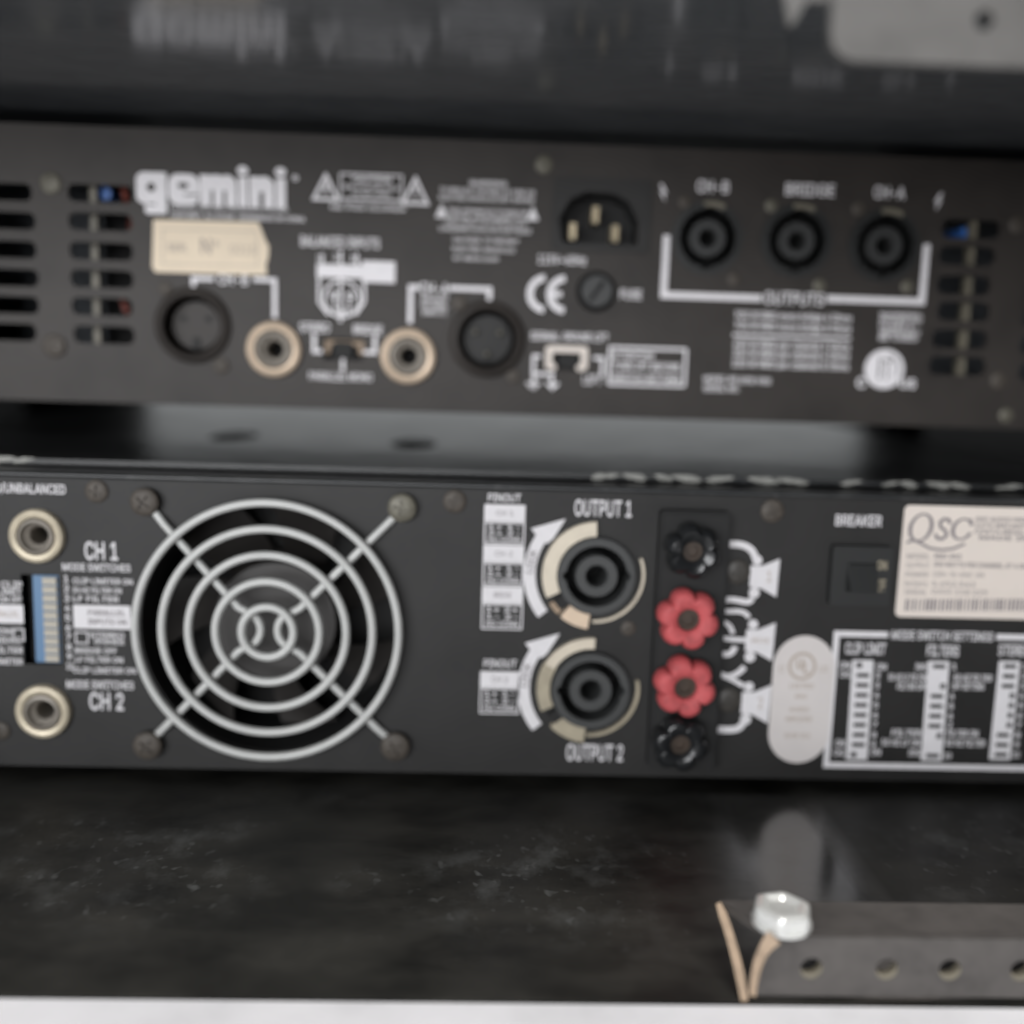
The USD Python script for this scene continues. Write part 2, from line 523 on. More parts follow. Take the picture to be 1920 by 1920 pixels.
def ribbon(pts, w, thick, mat, name, label=None):
    pts = np.array(pts, float)
    t = np.gradient(pts, axis=0)
    t /= np.linalg.norm(t, axis=1, keepdims=True)
    look = pts - EYE
    side = np.cross(t, look)
    side /= np.linalg.norm(side, axis=1, keepdims=True)
    w = np.asarray(w)[:, None] / 2 * np.ones((len(pts), 1))
    nrm = np.cross(side, t)
    v = np.vstack([pts - side * w, pts + side * w, pts + side * w + nrm * thick, pts - side * w + nrm * thick])
    n, f = len(pts), []
    for i in range(n - 1):
        for k in range(4):
            a, b = k * n + i, ((k + 1) % 4) * n + i
            f += [(a, b, b + 1), (a, b + 1, a + 1)]
    f += [(0, 2 * n, n), (0, 3 * n, 2 * n), (n - 1, 2 * n - 1, 3 * n - 1), (n - 1, 3 * n - 1, 4 * n - 1)]
    m = trimesh.Trimesh(v, f, process=False)
    if m.volume < 0:
        m.invert()
    return wmesh(case, name, m, mat, rail, label)


s0, s1 = on_z(1347, 1693, rz), on_y(1396, 1876, FRONT_Y - 0.0004)
mid = (s0 + s1) / 2 + [0.0011, 0, 0.0004]
tt = np.linspace(0, 1, 9)[:, None]
ribbon((1 - tt) ** 2 * s0 + 2 * tt * (1 - tt) * mid + tt ** 2 * s1, np.interp(np.linspace(0, 1, 9), [0, 0.1, 0.8, 1], [0.0011, 0.0017, 0.0018, 0.0014]), 0.0012, 'rust_edge', 'cut_edge', 'tan rusty cut edge at the left end of the strip')
s0, s1 = on_y(1452, 1757, ry - 0.0009), on_y(1411, 1868, ry - 0.0009)
mid = on_y(1415, 1790, ry - 0.0009)
ribbon((1 - tt) ** 2 * s0 + 2 * tt * (1 - tt) * mid + tt ** 2 * s1, np.interp(np.linspace(0, 1, 9), [0, 0.3, 1], [0.0032, 0.0021, 0.0013]), 0.0002, 'rust_edge', 'cut_edge')

# the zinc bolt head on the strip's flange
bc = on_z(1466, 1733, rz)
bs = 0.0056 / 1.0
hexa = Polygon([(math.cos(a) * bs * 0.80, math.sin(a) * bs * 0.80) for a in np.radians(np.arange(6) * 60 + 12)]).buffer(0.0016, 8)
layers = []
for i, (sc, z) in enumerate([(0.97, 0.0), (1.0, 0.0003), (1.0, 0.0026), (0.97, 0.0031), (0.88, 0.0035), (0.72, 0.0037), (0.62, 0.0034), (0.5, 0.0028), (0.0, 0.0026)]):
    layers.append((sc, z))
ring = np.array(hexa.exterior.coords)[:-1]
nr = len(ring)
v, f = [], []
for sc, z in layers:
    rr = ring * sc
    if sc < 0.95:
        circ = np.linalg.norm(ring, axis=1).mean() * ring / np.linalg.norm(ring, axis=1, keepdims=True) * sc
        k = min(1, (0.95 - sc) / 0.15)
        rr = rr * (1 - k) + circ * k
    v += [(*q, z) for q in rr]
for i in range(len(layers) - 1):
    for j in range(nr):
        a, b, c_, d = i * nr + j, i * nr + (j + 1) % nr, (i + 1) * nr + (j + 1) % nr, (i + 1) * nr + j
        f += [(a, b, c_), (a, c_, d)]
bm = trimesh.Trimesh(v, f, process=False)
bm.apply_translation([bc[0], bc[1] + 0.0005, rz - 0.0001 + 0.0006])
bolt = wmesh(case, 'bolt', bm, 'zinc', rail, label='shiny zinc hex bolt head', smooth=35)
wm = trimesh.creation.cylinder(radius=0.0060, height=0.0007, sections=40)
wm.apply_translation([bc[0], bc[1] + 0.0005, rz + 0.00035])
wmesh(case, 'washer', wm, 'zinc', rail, smooth=35)

# steel bracket that hangs from the top board, top right
by = CAM_Y + 0.172
c0 = on_y(1560, 112, by)
bp = sbox(c0[0] - 0.0005, c0[2], 0.30, CEIL)
bp = bp.intersection(rounded(sbox(c0[0] - 0.0005, c0[2], 0.33, CEIL + 0.05), 0.0045))
hb = on_y(1846, 38, by)
for k in range(4):
    bp = bp.difference(Point(hb[0] + k * 0.0165, hb[2]).buffer(0.0016, 12))
brk = wmesh(case, 'hanging_bracket', yplate(bp, by, by + 0.002), 'bracket_steel', label='out of focus grey steel bracket hanging from the top board')
t0 = on_y(1482, 44, by + 0.004)
tp = Polygon([(t0[0], t0[2]), (t0[0] + 0.0022, t0[2] + 0.004), (t0[0] + 0.0058, t0[2] + 0.0038), (t0[0] + 0.0062, CEIL), (t0[0] - 0.005, CEIL)]).buffer(0.0004)
wmesh(case, 'bracket_tab', yplate(tp, by + 0.0035, by + 0.005), 'bracket_steel', brk)

# ================================================================== upper amplifier
UP = Thing('power_amplifier', 'upper black rack amplifier with slot vents, three round speaker sockets and a cream serial sticker', 'amplifier', UP_Y, UP_BOT)
up_cut = []
W2 = 0.2185


def slot(th, x0, x1, y, h=33):
    q = quad(th, x0, y - h / 2, x1, y + h / 2)
    return rounded(q, (q.bounds[3] - q.bounds[1]) * 0.42)


left_rows = [363, 416, 471, 523, 575, 628]
for i, (y, x0, x1) in enumerate(zip(left_rows, (127, 129, 131, 133, 135, 139), (250, 247, 249, 250, 248, 252))):
    up_cut.append(slot(UP, x0, x1, y))
for y, x1 in zip((359, 413, 467, 520, 571, 622), (59, 66, 68, 72, 73, 68)):
    up_cut.append(slot(UP, x1 - 122, x1, y))
for y, x0, x1 in zip((430, 480, 535, 584, 636, 686), (1766, 1761, 1757, 1758, 1748, 1742), (1876, 1866, 1857, 1856, 1851, 1848)):
    up_cut.append(slot(UP, x0, x1, y, 35))
for y, x0 in zip((444, 494, 548, 597, 648, 698), (1935, 1928, 1922, 1916, 1912, 1910)):
    up_cut.append(slot(UP, x0, x0 + 112, y, 35))

XLRS = [(362, 610), (914, 636)]
JACKS = [(515, 655), (766, 668)]
SPK = [(1326, 447), (1493, 452), (1657, 461)]
for p in XLRS:
    up_cut.append(socket_hole(UP.frame(*p), 56))
for p in JACKS:
    up_cut.append(socket_hole(UP.frame(*p), 34))
for p in SPK:
    up_cut.append(socket_hole(UP.frame(*p), 57))
inlet_hole = quad(UP, 1047, 345, 1196, 468)
up_cut.append(inlet_hole)
sw1, sw2 = quad(UP, 606, 634, 682, 675), quad(UP, 1034, 658, 1092, 694)
up_cut += [sw1, sw2]
panel = sbox(-W2, UP_BOT, W2, UP_TOP).difference(unary_union(up_cut))
UP.add('rear_panel', ex(panel, -0.0015, 0), 'panel_warm', label='dark grey rear panel printed in white')
UDEP = 0.10
UP.add('chassis', [cbox(-W2, W2, UP_BOT, UP_BOT + 0.0012, -UDEP, -0.0016), cbox(-W2, W2, UP_TOP - 0.0012, UP_TOP, -UDEP, -0.0016),
                   cbox(-W2, -W2 + 0.0012, UP_BOT + 0.0013, UP_TOP - 0.0013, -UDEP, -0.0016), cbox(W2 - 0.0012, W2, UP_BOT + 0.0013, UP_TOP - 0.0013, -UDEP, -0.0016),
                   cbox(-W2, W2, UP_BOT + 0.0013, UP_TOP - 0.0013, -UDEP - 0.0014, -UDEP - 0.0002)], 'chassis')
# what shows through the vents
c = -0.007
a = UP.at(174, 355, c)
UP.add('heat_sink', cbox(a[0] - 0.0011, a[0] + 0.0010, UP_BOT + 0.012, UP_TOP - 0.012, c - 0.003, c), 'heat_sink')
a = UP.at(1813, 560, c)
hs = ex(Polygon([tuple(UP.at(x, y, c)) for x, y in ((1822, 410), (1834, 410), (1808, 710), (1794, 710))]), c - 0.003, c)
UP.add('heat_sink', hs, 'heat_sink')
for (px, py, r, hh) in ((197, 362, 14, 40), (1812, 436, 11, 34)):
    f = UP.frame(px, py, -0.012)
    cy = lathe(f.o, [(0, -0.030), (r * f.sx, -0.030), (r * f.sx, -0.0115), (r * f.sx * 0.9, -0.011), (0, -0.011)], 24)
    UP.add('capacitor', cy, 'blue_cap', smooth=40)
wp = [(*UP.at(x, y, -0.008), z) for x, y, z in ((226, 330, -0.016), (232, 352, -0.008), (238, 372, -0.007), (236, 400, -0.014), (222, 430, -0.02))]
UP.add('wire', tube(wp, 0.0011, 8), 'red_wire', smooth=40)
wp = [(*UP.at(x, y, -0.010), z) for x, y, z in ((210, 540, -0.02), (228, 560, -0.011), (236, 580, -0.010), (240, 610, -0.02))]
UP.add('wire', tube(wp, 0.0011, 8), 'red_wire', smooth=40)
for xa, xb in ((-0.215, -0.131), (0.144, 0.215)):
    UP.add('inner_board', cbox(xa, xb, UP_BOT + 0.004, UP_TOP - 0.004, -0.0462, -0.0450), 'inner_board')
# drop the sockets' inside from view
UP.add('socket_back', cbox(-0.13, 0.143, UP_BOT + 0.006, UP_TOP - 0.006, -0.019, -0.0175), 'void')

def add_lines(g_):
    for q in polys(g_):
        UP.add('bracket_line', prt(q), 'print_white')


# ---- logo: heavy rounded lower-case letters
f = UP.frame(256, 381)


def stroke(pts, w=17):
    return LineString(pts).buffer(w / 2, cap_style='square', join_style='round')


XH = 56


def bowl(cx, cy, rx, ry):
    return affinity.scale(Point(cx, cy).buffer(1, 24), rx, ry)


gl = rounded(sbox(0, 0, 57, 59), 15).union(sbox(36, 20, 57, 59)).union(rounded(sbox(16, -19, 57, 10), 5)).difference(bowl(28, 31, 8, 8.5)).difference(sbox(20, -2.5, 36, 0.5))
el = rounded(sbox(60, 0, 118, 58), 19).difference(bowl(88, 36, 10, 5.5)).difference(sbox(90, 18, 119, 21.5))
ml = unary_union([sbox(120, 0, 139, 57), sbox(146, 0, 162, 46), sbox(169, 0, 187, 44), bowl(150, 40, 18, 18).intersection(sbox(120, 30, 190, 60)), bowl(170, 40, 17, 18).intersection(sbox(120, 30, 190, 60))]).buffer(0.8)
il = unary_union([sbox(191, 0, 209, 56), bowl(200, 68, 10.5, 9)])
nl = unary_union([sbox(213, 0, 231, 57), sbox(240, 0, 258, 44), bowl(240, 39, 18, 19).intersection(sbox(213, 30, 260, 60)), sbox(222, 40, 244, 57)]).buffer(0.5)
i2 = unary_union([sbox(262, 0, 281, 56), bowl(271, 68, 10.5, 9)])
logo = unary_union([gl, el, ml, il, nl, i2])
reg = Point(299, 58).buffer(5.5).difference(Point(299, 58).buffer(2.5))
UP.add('logo', prt(f(unary_union([logo, reg]))), 'print_white')
UP.add('printed_text', [text(UP, 'GEMINI SOUND PRODUCTS CORP.', 431, 391, 226, 9), text(UP, 'CARTERET, NJ 07008  ASSEMBLED IN CHINA', 446, 407, 252, 9, True)], 'print_white')


def triangle(th, px, py, w, h, mark='!'):
    f = th.frame(px, py)
    t = Polygon([(-w / 2, -h / 2), (w / 2, -h / 2), (0, h / 2)])
    r = t.buffer(1.5).difference(t.buffer(-4.5, join_style='mitre'))
    if mark == '!':
        s = unary_union([sbox(-2.5, -6, 2.5, h * 0.12), Point(0, -h * 0.32).buffer(3)])
    else:
        s = Polygon([(1, h * 0.18), (-6, -h * 0.14), (-1, -h * 0.12), (-3, -h * 0.38), (6, -h * 0.03), (1, -h * 0.05), (5, h * 0.18)])
    return prt(f(unary_union([r, s])))


def outline(th, pts, w):
    return prt(line(th, pts, w, closed=True))


UP.add('warning_symbol', triangle(UP, 611, 350, 50, 50, 'z'), 'print_white')
UP.add('warning_symbol', triangle(UP, 779, 357, 50, 52), 'print_white')
cb = quad(UP, 637, 326, 755, 376)
UP.add('caution_box', [prt(cb.difference(cb.buffer(-0.0005))), text(UP, 'CAUTION', 697, 337, 72, 12, True), text(UP, 'RISK OF ELECTRIC SHOCK', 696, 352, 104, 7, True), text(UP, 'DO NOT OPEN', 696, 364, 70, 7, True)], 'print_white')
UP.add('printed_text', [text(UP, "AVIS: RISQUE DE CHOC ELECTRIQUE", 694, 381, 150, 6), text(UP, 'NE PAS OUVRIR', 690, 391, 140, 7, True)], 'print_white')
UP.add('printed_text', [text(UP, 'WARNING:', 916, 344, 72, 10, True), text(UP, 'TO REDUCE THE RISK OF FIRE OR', 914, 359, 178, 9, True), text(UP, 'ELECTRIC SHOCK DO NOT EXPOSE', 913, 373, 178, 9, True)], 'print_white')
UP.add('printed_text', [text(UP, 'THIS APPARATUS TO RAIN OR', 914, 397, 150, 9, True), text(UP, 'MOISTURE. AVERTISSEMENT POUR', 912, 409, 160, 8, True), text(UP, 'REDUIRE LES RISQUES', 911, 419, 150, 8), text(UP, "D'INCENDIE OU DE CHOC ELECTRIQUE", 910, 431, 172, 8, True)], 'print_white')
UP.add('warning_symbol', triangle(UP, 828, 396, 19, 22), 'print_white')
UP.add('warning_symbol', triangle(UP, 999, 401, 19, 22), 'print_white')
UP.add('printed_text', [text(UP, 'CAUTION: TO PREVENT', 911, 451, 124, 8, True), text(UP, 'ELECTRIC SHOCK DO', 907, 468, 116, 8, True), text(UP, 'NOT REMOVE COVER', 892, 485, 84, 7, True)], 'print_white')

# ---- serial sticker
st = Polygon([tuple(UP.at(x, y)) for x, y in ((290, 414), (483, 419), (490, 436), (496, 452), (502, 462), (501, 484), (497, 494), (498, 514), (293, 508), (288, 500))]).buffer(0.0008).buffer(-0.0004)
sticker = UP.add('serial_sticker', ex(st, -0.0001, 0.00025), 'cream_label', label='torn cream serial number sticker')
fr_ = Polygon([tuple(UP.at(x, y)) for x, y in ((306, 430), (482, 434), (482, 499), (306, 495))])
UP.add('printed_text', [text(UP, 'SER.', 333, 464, 38, 15, True, 0.0002), text(UP, 'N', 386, 461, 20, 28, True, 0.0002), text(UP, 'o', 405, 455, 9, 14, True, 0.0002), text(UP, '0215', 456, 468, 48, 17, False, 0.0002)], 'label_ink_soft', sticker)
UP.add('border_line', prt(fr_.exterior.buffer(0.00012), 0.0002), 'label_ink_soft', sticker)

# ---- balanced input diagram
UP.add('printed_text', [text(UP, 'BALANCED INPUTS', 638, 454, 148, 19, True), text(UP, '1', 597, 484, 5, 12, True), text(UP, '2', 630, 482, 7, 12, True), text(UP, '3', 661, 485, 7, 12, True)], 'print_white')
dg = [quad(UP, 594, 496, 682, 521), quad(UP, 679, 490, 741, 530), line(UP, [(604, 476), (604, 498)], 5), line(UP, [(639, 470), (639, 604)], 5), line(UP, [(669, 476), (669, 498)], 5), line(UP, [(598, 520), (598, 566), (616, 590)], 5, snap=False), line(UP, [(683, 520), (683, 566), (666, 590)], 5, snap=False)]
f = UP.frame(641, 560)
dg.append(f(unary_union([Point(0, 0).buffer(36).difference(Point(0, 0).buffer(31.5)), Point(-15, 6).buffer(7).difference(Point(-15, 6).buffer(3)), Point(16, 6).buffer(7).difference(Point(16, 6).buffer(3)),
                         LineString([(-14, -4), (-12, -28)]).buffer(1.8), LineString([(14, -4), (12, -28)]).buffer(1.8), sbox(-6, -30, 6, -22)])))
UP.add('connector_diagram', prt(unary_union(dg)), 'print_white')
UP.add('printed_text', [text(UP, 'STEREO', 590, 614, 56, 16, True), text(UP, 'BRIDGE', 690, 618, 54, 16, True), text(UP, 'PARALLEL MONO', 639, 706, 118, 14, True)], 'print_white')
add_lines(unary_union([line(UP, [(589, 626), (590, 659), (604, 660)], 7), line(UP, [(703, 629), (702, 661), (682, 660)], 7), line(UP, [(643, 673), (643, 696)], 6)]))
# ---- channel brackets
add_lines(unary_union([line(UP, [(363, 544), (363, 522), (401, 523)], 8), line(UP, [(475, 524), (515, 525), (515, 596)], 8)]))
UP.add('printed_text', text(UP, 'CH-B', 437, 524, 56, 19, True), 'print_white')
add_lines(unary_union([line(UP, [(769, 606), (769, 538), (786, 538)], 9), line(UP, [(842, 540), (918, 541), (918, 570)], 9)]))
UP.add('printed_text', [text(UP, 'CH-A', 814, 541, 54, 20, True), text(UP, '(BALANCED', 815, 560, 48, 9, True), text(UP, 'OR UNBAL.', 815, 573, 52, 9, True), text(UP, 'INPUT)', 814, 586, 44, 9, True)], 'print_white')


# ---- slide switches
def slide(th, hole, knob_px, bezel=None, label=None):
    x0, y0, x1, y1 = hole.bounds
    w = th.add('slide_switch', [cbox(x0 + .0001, x1 - .0001, y0 + .0001, y1 - .0001, -0.0068, -0.006), cbox(x0 - .001, x1 + .001, y1 + .0001, y1 + .0011, -0.0058, -0.0018), cbox(x0 - .001, x1 + .001, y0 - .0011, y0 - .0001, -0.0058, -0.0018)], 'matt_black', label=label)
    k = th.frame(*knob_px)
    th.add('slider', cbox(k.o[0] - 0.0034, k.o[0] + 0.0030, y0 + 0.0008, y1 - 0.0012, -0.0058, -0.0012), 'matt_black', w)
    return w


w = slide(UP, sw1, (643, 656), label='recessed black slide switch with a rusty frame')
x0, y0, x1, y1 = sw1.bounds
arch = sbox(x0 + 0.0002, y0 + 0.002, x1 - 0.0002, y1 - 0.0008).difference(sbox(x0 + 0.002, y0, x1 - 0.002, y1 - 0.0024))
UP.add('switch_frame', ex(arch, -0.0040, -0.0016), 'red_wire' if False else 'rust_edge', w)
w = slide(UP, sw2, (1066, 680))
f = UP.frame(1062, 672)
ar = LineString([(-25, -17), (-33, -15), (-33, 17), (33, 17), (33, -15), (25, -17)]).buffer(6)
UP.add('switch_frame', ex(f(ar), -0.0001, 0.0012), 'pale_label', w, label='pale metal switch frame')
UP.add('printed_text', [text(UP, 'SIGNAL', 1022, 630, 54, 14, True), text(UP, 'GROUND LIFT', 1098, 632, 84, 14, True), text(UP, 'LIFT', 1111, 712, 34, 16, True)], 'print_white')
add_lines(unary_union([line(UP, [(1014, 668), (1001, 668), (1001, 701), (1035, 702), (1035, 716)], 6), line(UP, [(1001, 700), (1000, 718)], 6), line(UP, [(1112, 671), (1130, 672), (1128, 706)], 6)]))
f1, f2 = UP.frame(1000, 719), UP.frame(1036, 720)
gs = unary_union([sbox(-13, -2, 13, 2), sbox(-9, -7, 9, -4), sbox(-4, -11, 4, -9)])
UP.add('ground_symbol', prt(f1(gs)), 'print_white')
UP.add('ground_symbol', prt(f2(Polygon([(-14, 2), (14, 2), (0, -12)]))), 'print_white')
ab = quad(UP, 1140, 651, 1287, 724)
ab = rounded(ab, 0.0008)
UP.add('attention_box', [prt(ab.difference(ab.buffer(-0.0009))), text(UP, 'ATTENTION', 1186, 667, 78, 13, True), text(UP, 'TURN OFF BEFORE', 1211, 687, 128, 13, True), text(UP, 'SWITCH SETTING', 1211, 709, 128, 14, True)], 'print_white')

# ---- CE, fuse
f = UP.frame(1023, 551)
cm = sector(24, 36, 95, 265)
ce = unary_union([affinity.translate(affinity.scale(cm, 0.98, 1, origin=(0, 0)), 0, 0), affinity.translate(cm, 38, 0), sbox(6, -5, 30, 5)])
UP.add('certification_mark', prt(f(ce)), 'print_white')
UP.add('printed_text', [text(UP, '115V~60Hz', 1054, 487, 90, 16, True), text(UP, 'FUSE', 1183, 552, 40, 17, True)], 'print_white')
f = UP.frame(1117, 547)
r = f.sx
fh = UP.add('fuse_holder', lathe(f.o, [(0, -0.01), (36 * r, -0.01), (37 * r, 0.0003), (36 * r, 0.002), (31 * r, 0.0029), (29 * r, 0.0024), (0, 0.0024)]), 'matt_black', smooth=40)
UP.add('fuse_cap', [ex(circle(f, 28).difference(affinity.rotate(f(sbox(-22, -4, 22, 4)), 55, origin=tuple(f.o))), 0.0022, 0.0040)], 'black_soft', fh)

# ---- power inlet
fi = UP.frame(1128, 404)
ob = quad(UP, 1036, 336, 1219, 472)
cav = Polygon([tuple(UP.at(x, y)) for x, y in ((1056, 452), (1051, 410), (1072, 376), (1100, 364), (1150, 367), (1176, 382), (1193, 416), (1192, 458))]).buffer(0.0006)
inl = UP.add('power_inlet', [ex(rounded(ob, 0.0012).difference(cav), -0.0002, 0.0012)], 'panel_cool', label='three pin mains inlet')
UP.add('inlet_wall', ex(cav.buffer(0.0006).difference(cav.buffer(-0.0001)), -0.014, -0.0003), 'black_plastic', inl)
UP.add('inlet_back', ex(cav.buffer(0.0008), -0.0155, -0.0142), 'matt_black', inl)
for px, py in ((1074, 433), (1117, 402), (1154, 437)):
    p = UP.at(px, py, -0.004)
    UP.add('pin', [cbox(p[0] - 0.0010, p[0] + 0.0010, p[1] - 0.0026, p[1] + 0.0026, -0.0142, -0.0045)], 'brass', inl)

# ---- XLR, jacks, speaker sockets
for k, (px, py) in enumerate(XLRS):
    f = UP.frame(px, py)
    r = f.sx
    sh = UP.add('xlr_socket', lathe(f.o, [(53 * r, -0.012), (56 * r, -0.012), (56 * r, -0.0001), (72 * r, 0.0001), (71 * r, 0.0012), (66 * r, 0.0018), (64 * r, 0.0021), (58 * r, 0.0024), (54 * r, 0.0019), (53 * r, -0.012)]), 'panel_warm', smooth=40)
    tabs = f(sbox(-30, 62, 30, 74)).union(f(sbox(-34, -80, 34, -62)))
    UP.add('insert', lathe(f.o, [(0, -0.0125), (47 * r, -0.0125), (47 * r, -0.0054), (45 * r, -0.0040), (0, -0.0038)]), 'panel_warm' if k == 0 else 'panel_cool', sh, smooth=40)
    for a in (150, 30, 270):
        q = f.o + np.array([math.cos(math.radians(a)), math.sin(math.radians(a))]) * 27 * r
        if k == 1:
            UP.add('pin', lathe(q, [(0, -0.006), (5.5 * r, -0.006), (5.5 * r, -0.0018), (3 * r, -0.0010), (0, -0.0009)], 16), 'screw_bright', sh, smooth=40)
        else:
            UP.add('pin_hole', lathe(q, [(0, -0.0052), (6 * r, -0.0052), (6 * r, -0.00365), (0, -0.00363)], 16), 'matt_black', sh)
    UP.add('key', ex(f(sbox(-6, -44, 6, -24)), -0.0055, -0.0034), 'matt_black', sh)
for p, rr in (((310, 541), 13), ((415, 686), 15), ((862, 569), 14), ((962, 706), 13)):
    screw(UP, *p, rr, 'screw_dull', random.uniform(0, 1.5))


def jack(th, px, py, R, mat, hole, tilt=None, c=0.0):
    f = th.frame(px, py)
    r = f.sx
    nut = th.add('jack_socket', lathe(f.o, [(36 * r, -0.002), (R * r, -0.0001), (R * r, 0.0012), ((R - 3) * r, 0.0020), ((R - 9) * r, 0.0024), ((R - 15) * r, 0.0021), (36 * r, 0.0013), (36 * r, -0.002)]), mat, smooth=35)
    th.add('bushing', lathe(f.o, [(hole * r, -0.010), (35.5 * r, -0.010), (35.5 * r, 0.0012), (33 * r, 0.0022), (28 * r, 0.0026), (25 * r, 0.0008), ((hole + 5) * r, 0.0006), (hole * r, -0.0004), (hole * r, -0.010)]), 'jack_bushing', nut, smooth=35)
    th.add('bore', lathe(f.o, [(0, -0.012), (hole * r + 0.0001, -0.012), (hole * r + 0.0001, -0.0096), (0, -0.0095)], 20), 'void', nut)
    return nut


for p in JACKS:
    jack(UP, *p, 52, 'jack_nut', 17)


def speaker_socket(th, px, py, Rb, Rg, Rc, Rh, keys, name='speaker_socket', h=0.0022, flange=None, tone='grey_plastic', tone2='grey_plastic'):
    f = th.frame(px, py)
    r = f.sx
    cavity = Point(0, 0).buffer(Rg, 32)
    for a in keys:
        cavity = cavity.union(affinity.rotate(Polygon([(Rg * 0.86, -Rg * 0.3), (Rg + 6, -3), (Rg + 6, 3), (Rg * 0.86, Rg * 0.3)]), a, origin=(0, 0)))
    iso = Frame(f.o, r, r)
    body = Point(0, 0).buffer(Rb, 32)
    parts = [ex(iso(body.difference(cavity)), -0.0005, h - 0.0004), ex(iso(body.buffer(-2.5).difference(cavity.buffer(1.5))), h - 0.00041, h), ex(iso(cavity.buffer(2).difference(cavity)), -0.012, -0.0006)]
    if flange:
        parts.append(ex(iso(Point(0, 0).buffer(flange, 32).difference(body.buffer(-1))), -0.0002, 0.0007))
    sp = th.add(name, parts, tone, smooth=30)
    th.add('contact_post', lathe(f.o, [(Rh * r, -0.012), (Rc * r, -0.012), (Rc * r, h - 0.0014), ((Rc - 2.5) * r, h - 0.0008), ((Rh + 3) * r, h - 0.0008), (Rh * r, h - 0.0014), (Rh * r, -0.012)]), tone2, sp, smooth=35)
    th.add('socket_bottom', lathe(f.o, [(0, -0.0135), ((Rg + 9) * r, -0.0135), ((Rg + 9) * r, -0.0122), (0, -0.0121)]), 'void', sp)
    return sp, iso


for p in SPK:
    sp, iso = speaker_socket(UP, *p, 60, 53, 35, 15, (-92, 88), h=0.0016, flange=67, tone='black_plastic', tone2='black_soft')
    UP.add('latch_tab', ex(iso(sector(57, 66, 64, 100)), 0.0008, 0.0018), 'heat_sink', sp)
for p, mt in (((1284, 379), 'screw_dull'), ((1376, 524), 'screw_dull'), ((1446, 386), 'screw_bright'), ((1536, 536), 'screw_bright'), ((1609, 391), 'screw_dull'), ((1701, 538), 'screw_bright')):
    screw(UP, *p, 12, mt, random.uniform(0, 1.5))
UP.add('printed_text', text(UP, 'CH-B', 1337, 350, 60, 22, True), 'print_white')
UP.add('printed_text', text(UP, 'BRIDGE', 1519, 356, 92, 22, True), 'print_white')
UP.add('printed_text', text(UP, 'CH-A', 1668, 361, 58, 22, True), 'print_white')
bz = Polygon([(3, 16), (-7, -1), (-1, 0), (-4, -17), (7, 3), (1, 2), (8, 16)])
UP.add('lightning_symbol', prt(affinity.scale(UP.frame(1244, 361)(affinity.scale(bz, -1, 1, origin=(0, 0))), 1, 1)), 'print_white')
UP.add('lightning_symbol', prt(UP.frame(1759, 378)(affinity.scale(bz, 1.0, 1.05, origin=(0, 0)))), 'print_white')
add_lines(unary_union([line(UP, [(1250, 441), (1243, 553), (1428, 559)], 12), line(UP, [(1738, 458), (1732, 566), (1550, 562)], 12)]))
UP.add('printed_text', text(UP, 'OUTPUTS', 1489, 560, 112, 22, True), 'print_white')
rows = [(593, '900 W RMS mono bridge 4 Ohms'), (613, '700 W RMS mono bridge 8 Ohms'), (647, '450 W RMS per channel 2 Ohms'), (665, '350 W RMS per channel 4 Ohms'), (684, '250 W RMS per channel 8 Ohms')]
UP.add('printed_text', [text(UP, s, 1488 - (y - 593) * 0.06, y, 218, 13, True) for y, s in rows] + [prt(line(UP, [(1374, 628), (1595, 634)], 5))], 'print_white')
UP.add('printed_text', [text(UP, s, x, y, ww, 9, True) for s, x, y, ww in (('WARNING:', 1689, 591, 80), ('SPEAKER OUT', 1689, 602, 80), ('CLASS 2', 1680, 613, 62), ('WIRING MUST', 1687, 624, 76), ('BE USED', 1684, 634, 72))], 'print_white')
f = UP.frame(1658, 692)
etl = Point(0, 0).buffer(37, 24).difference(unary_union([sbox(-11, -20, -7, 22), sector(25, 28, -30, 80), sbox(-3, 14, 14, 17), sbox(4, -20, 7, 14)]))
UP.add('certification_mark', [prt(f(etl)), text(UP, 'c', 1615, 714, 17, 24, True), text(UP, 'us', 1702, 716, 30, 22, True)], 'print_white')
UP.add('printed_text', [text(UP, 'MODEL NO:', 1353, 711, 66, 11, True), text(UP, 'XPB 900', 1416, 714, 58, 11, True), text(UP, 'SERIAL NO:', 1352, 728, 66, 11, True)], 'print_white')
for p, rr, mt in (((96, 344), 20, 'screw_bright'), ((103, 649), 22, 'screw_dull'), ((1020, 309), 17, 'screw_bright'), ((1906, 422), 15, 'screw_dull'), ((1872, 714), 16, 'screw_dull'), ((1886, 779), 13, 'screw_bright')):
    screw(UP, *p, rr, mt, random.uniform(0, 1.5))

# ================================================================== lower amplifier
LO = Thing('power_amplifier', 'lower black rack amplifier with a round chrome fan guard and red binding posts', 'amplifier', LOW_Y, LOW_BOT)
lo_cut = []
FAN = (507, 1178)
ff = LO.frame(*FAN)
FR = 0.0388                                     # outer ring of the guard
lo_cut.append(Point(*ff.o).buffer(FR - 0.0016, 48))
LJ = [(72, 1004), (84, 1332)]
LS = [(1117, 1077), (1106, 1290)]
for p in LJ:
    lo_cut.append(socket_hole(LO.frame(*p), 34))
for p in LS:
    lo_cut.append(socket_hole(LO.frame(*p), 66))
dip = quad(LO, 42, 1078, 113, 1246)
lo_cut.append(dip)
LW = 0.2185
panel = sbox(-LW, LOW_BOT, LW, LOW_TOP - 0.0006).difference(unary_union(lo_cut))
LO.add('rear_panel', ex(panel, -0.0015, 0), 'panel_cool', label='charcoal rear panel printed in white')
LDEP = 0.405
LID = LOW_TOP + 0.0024
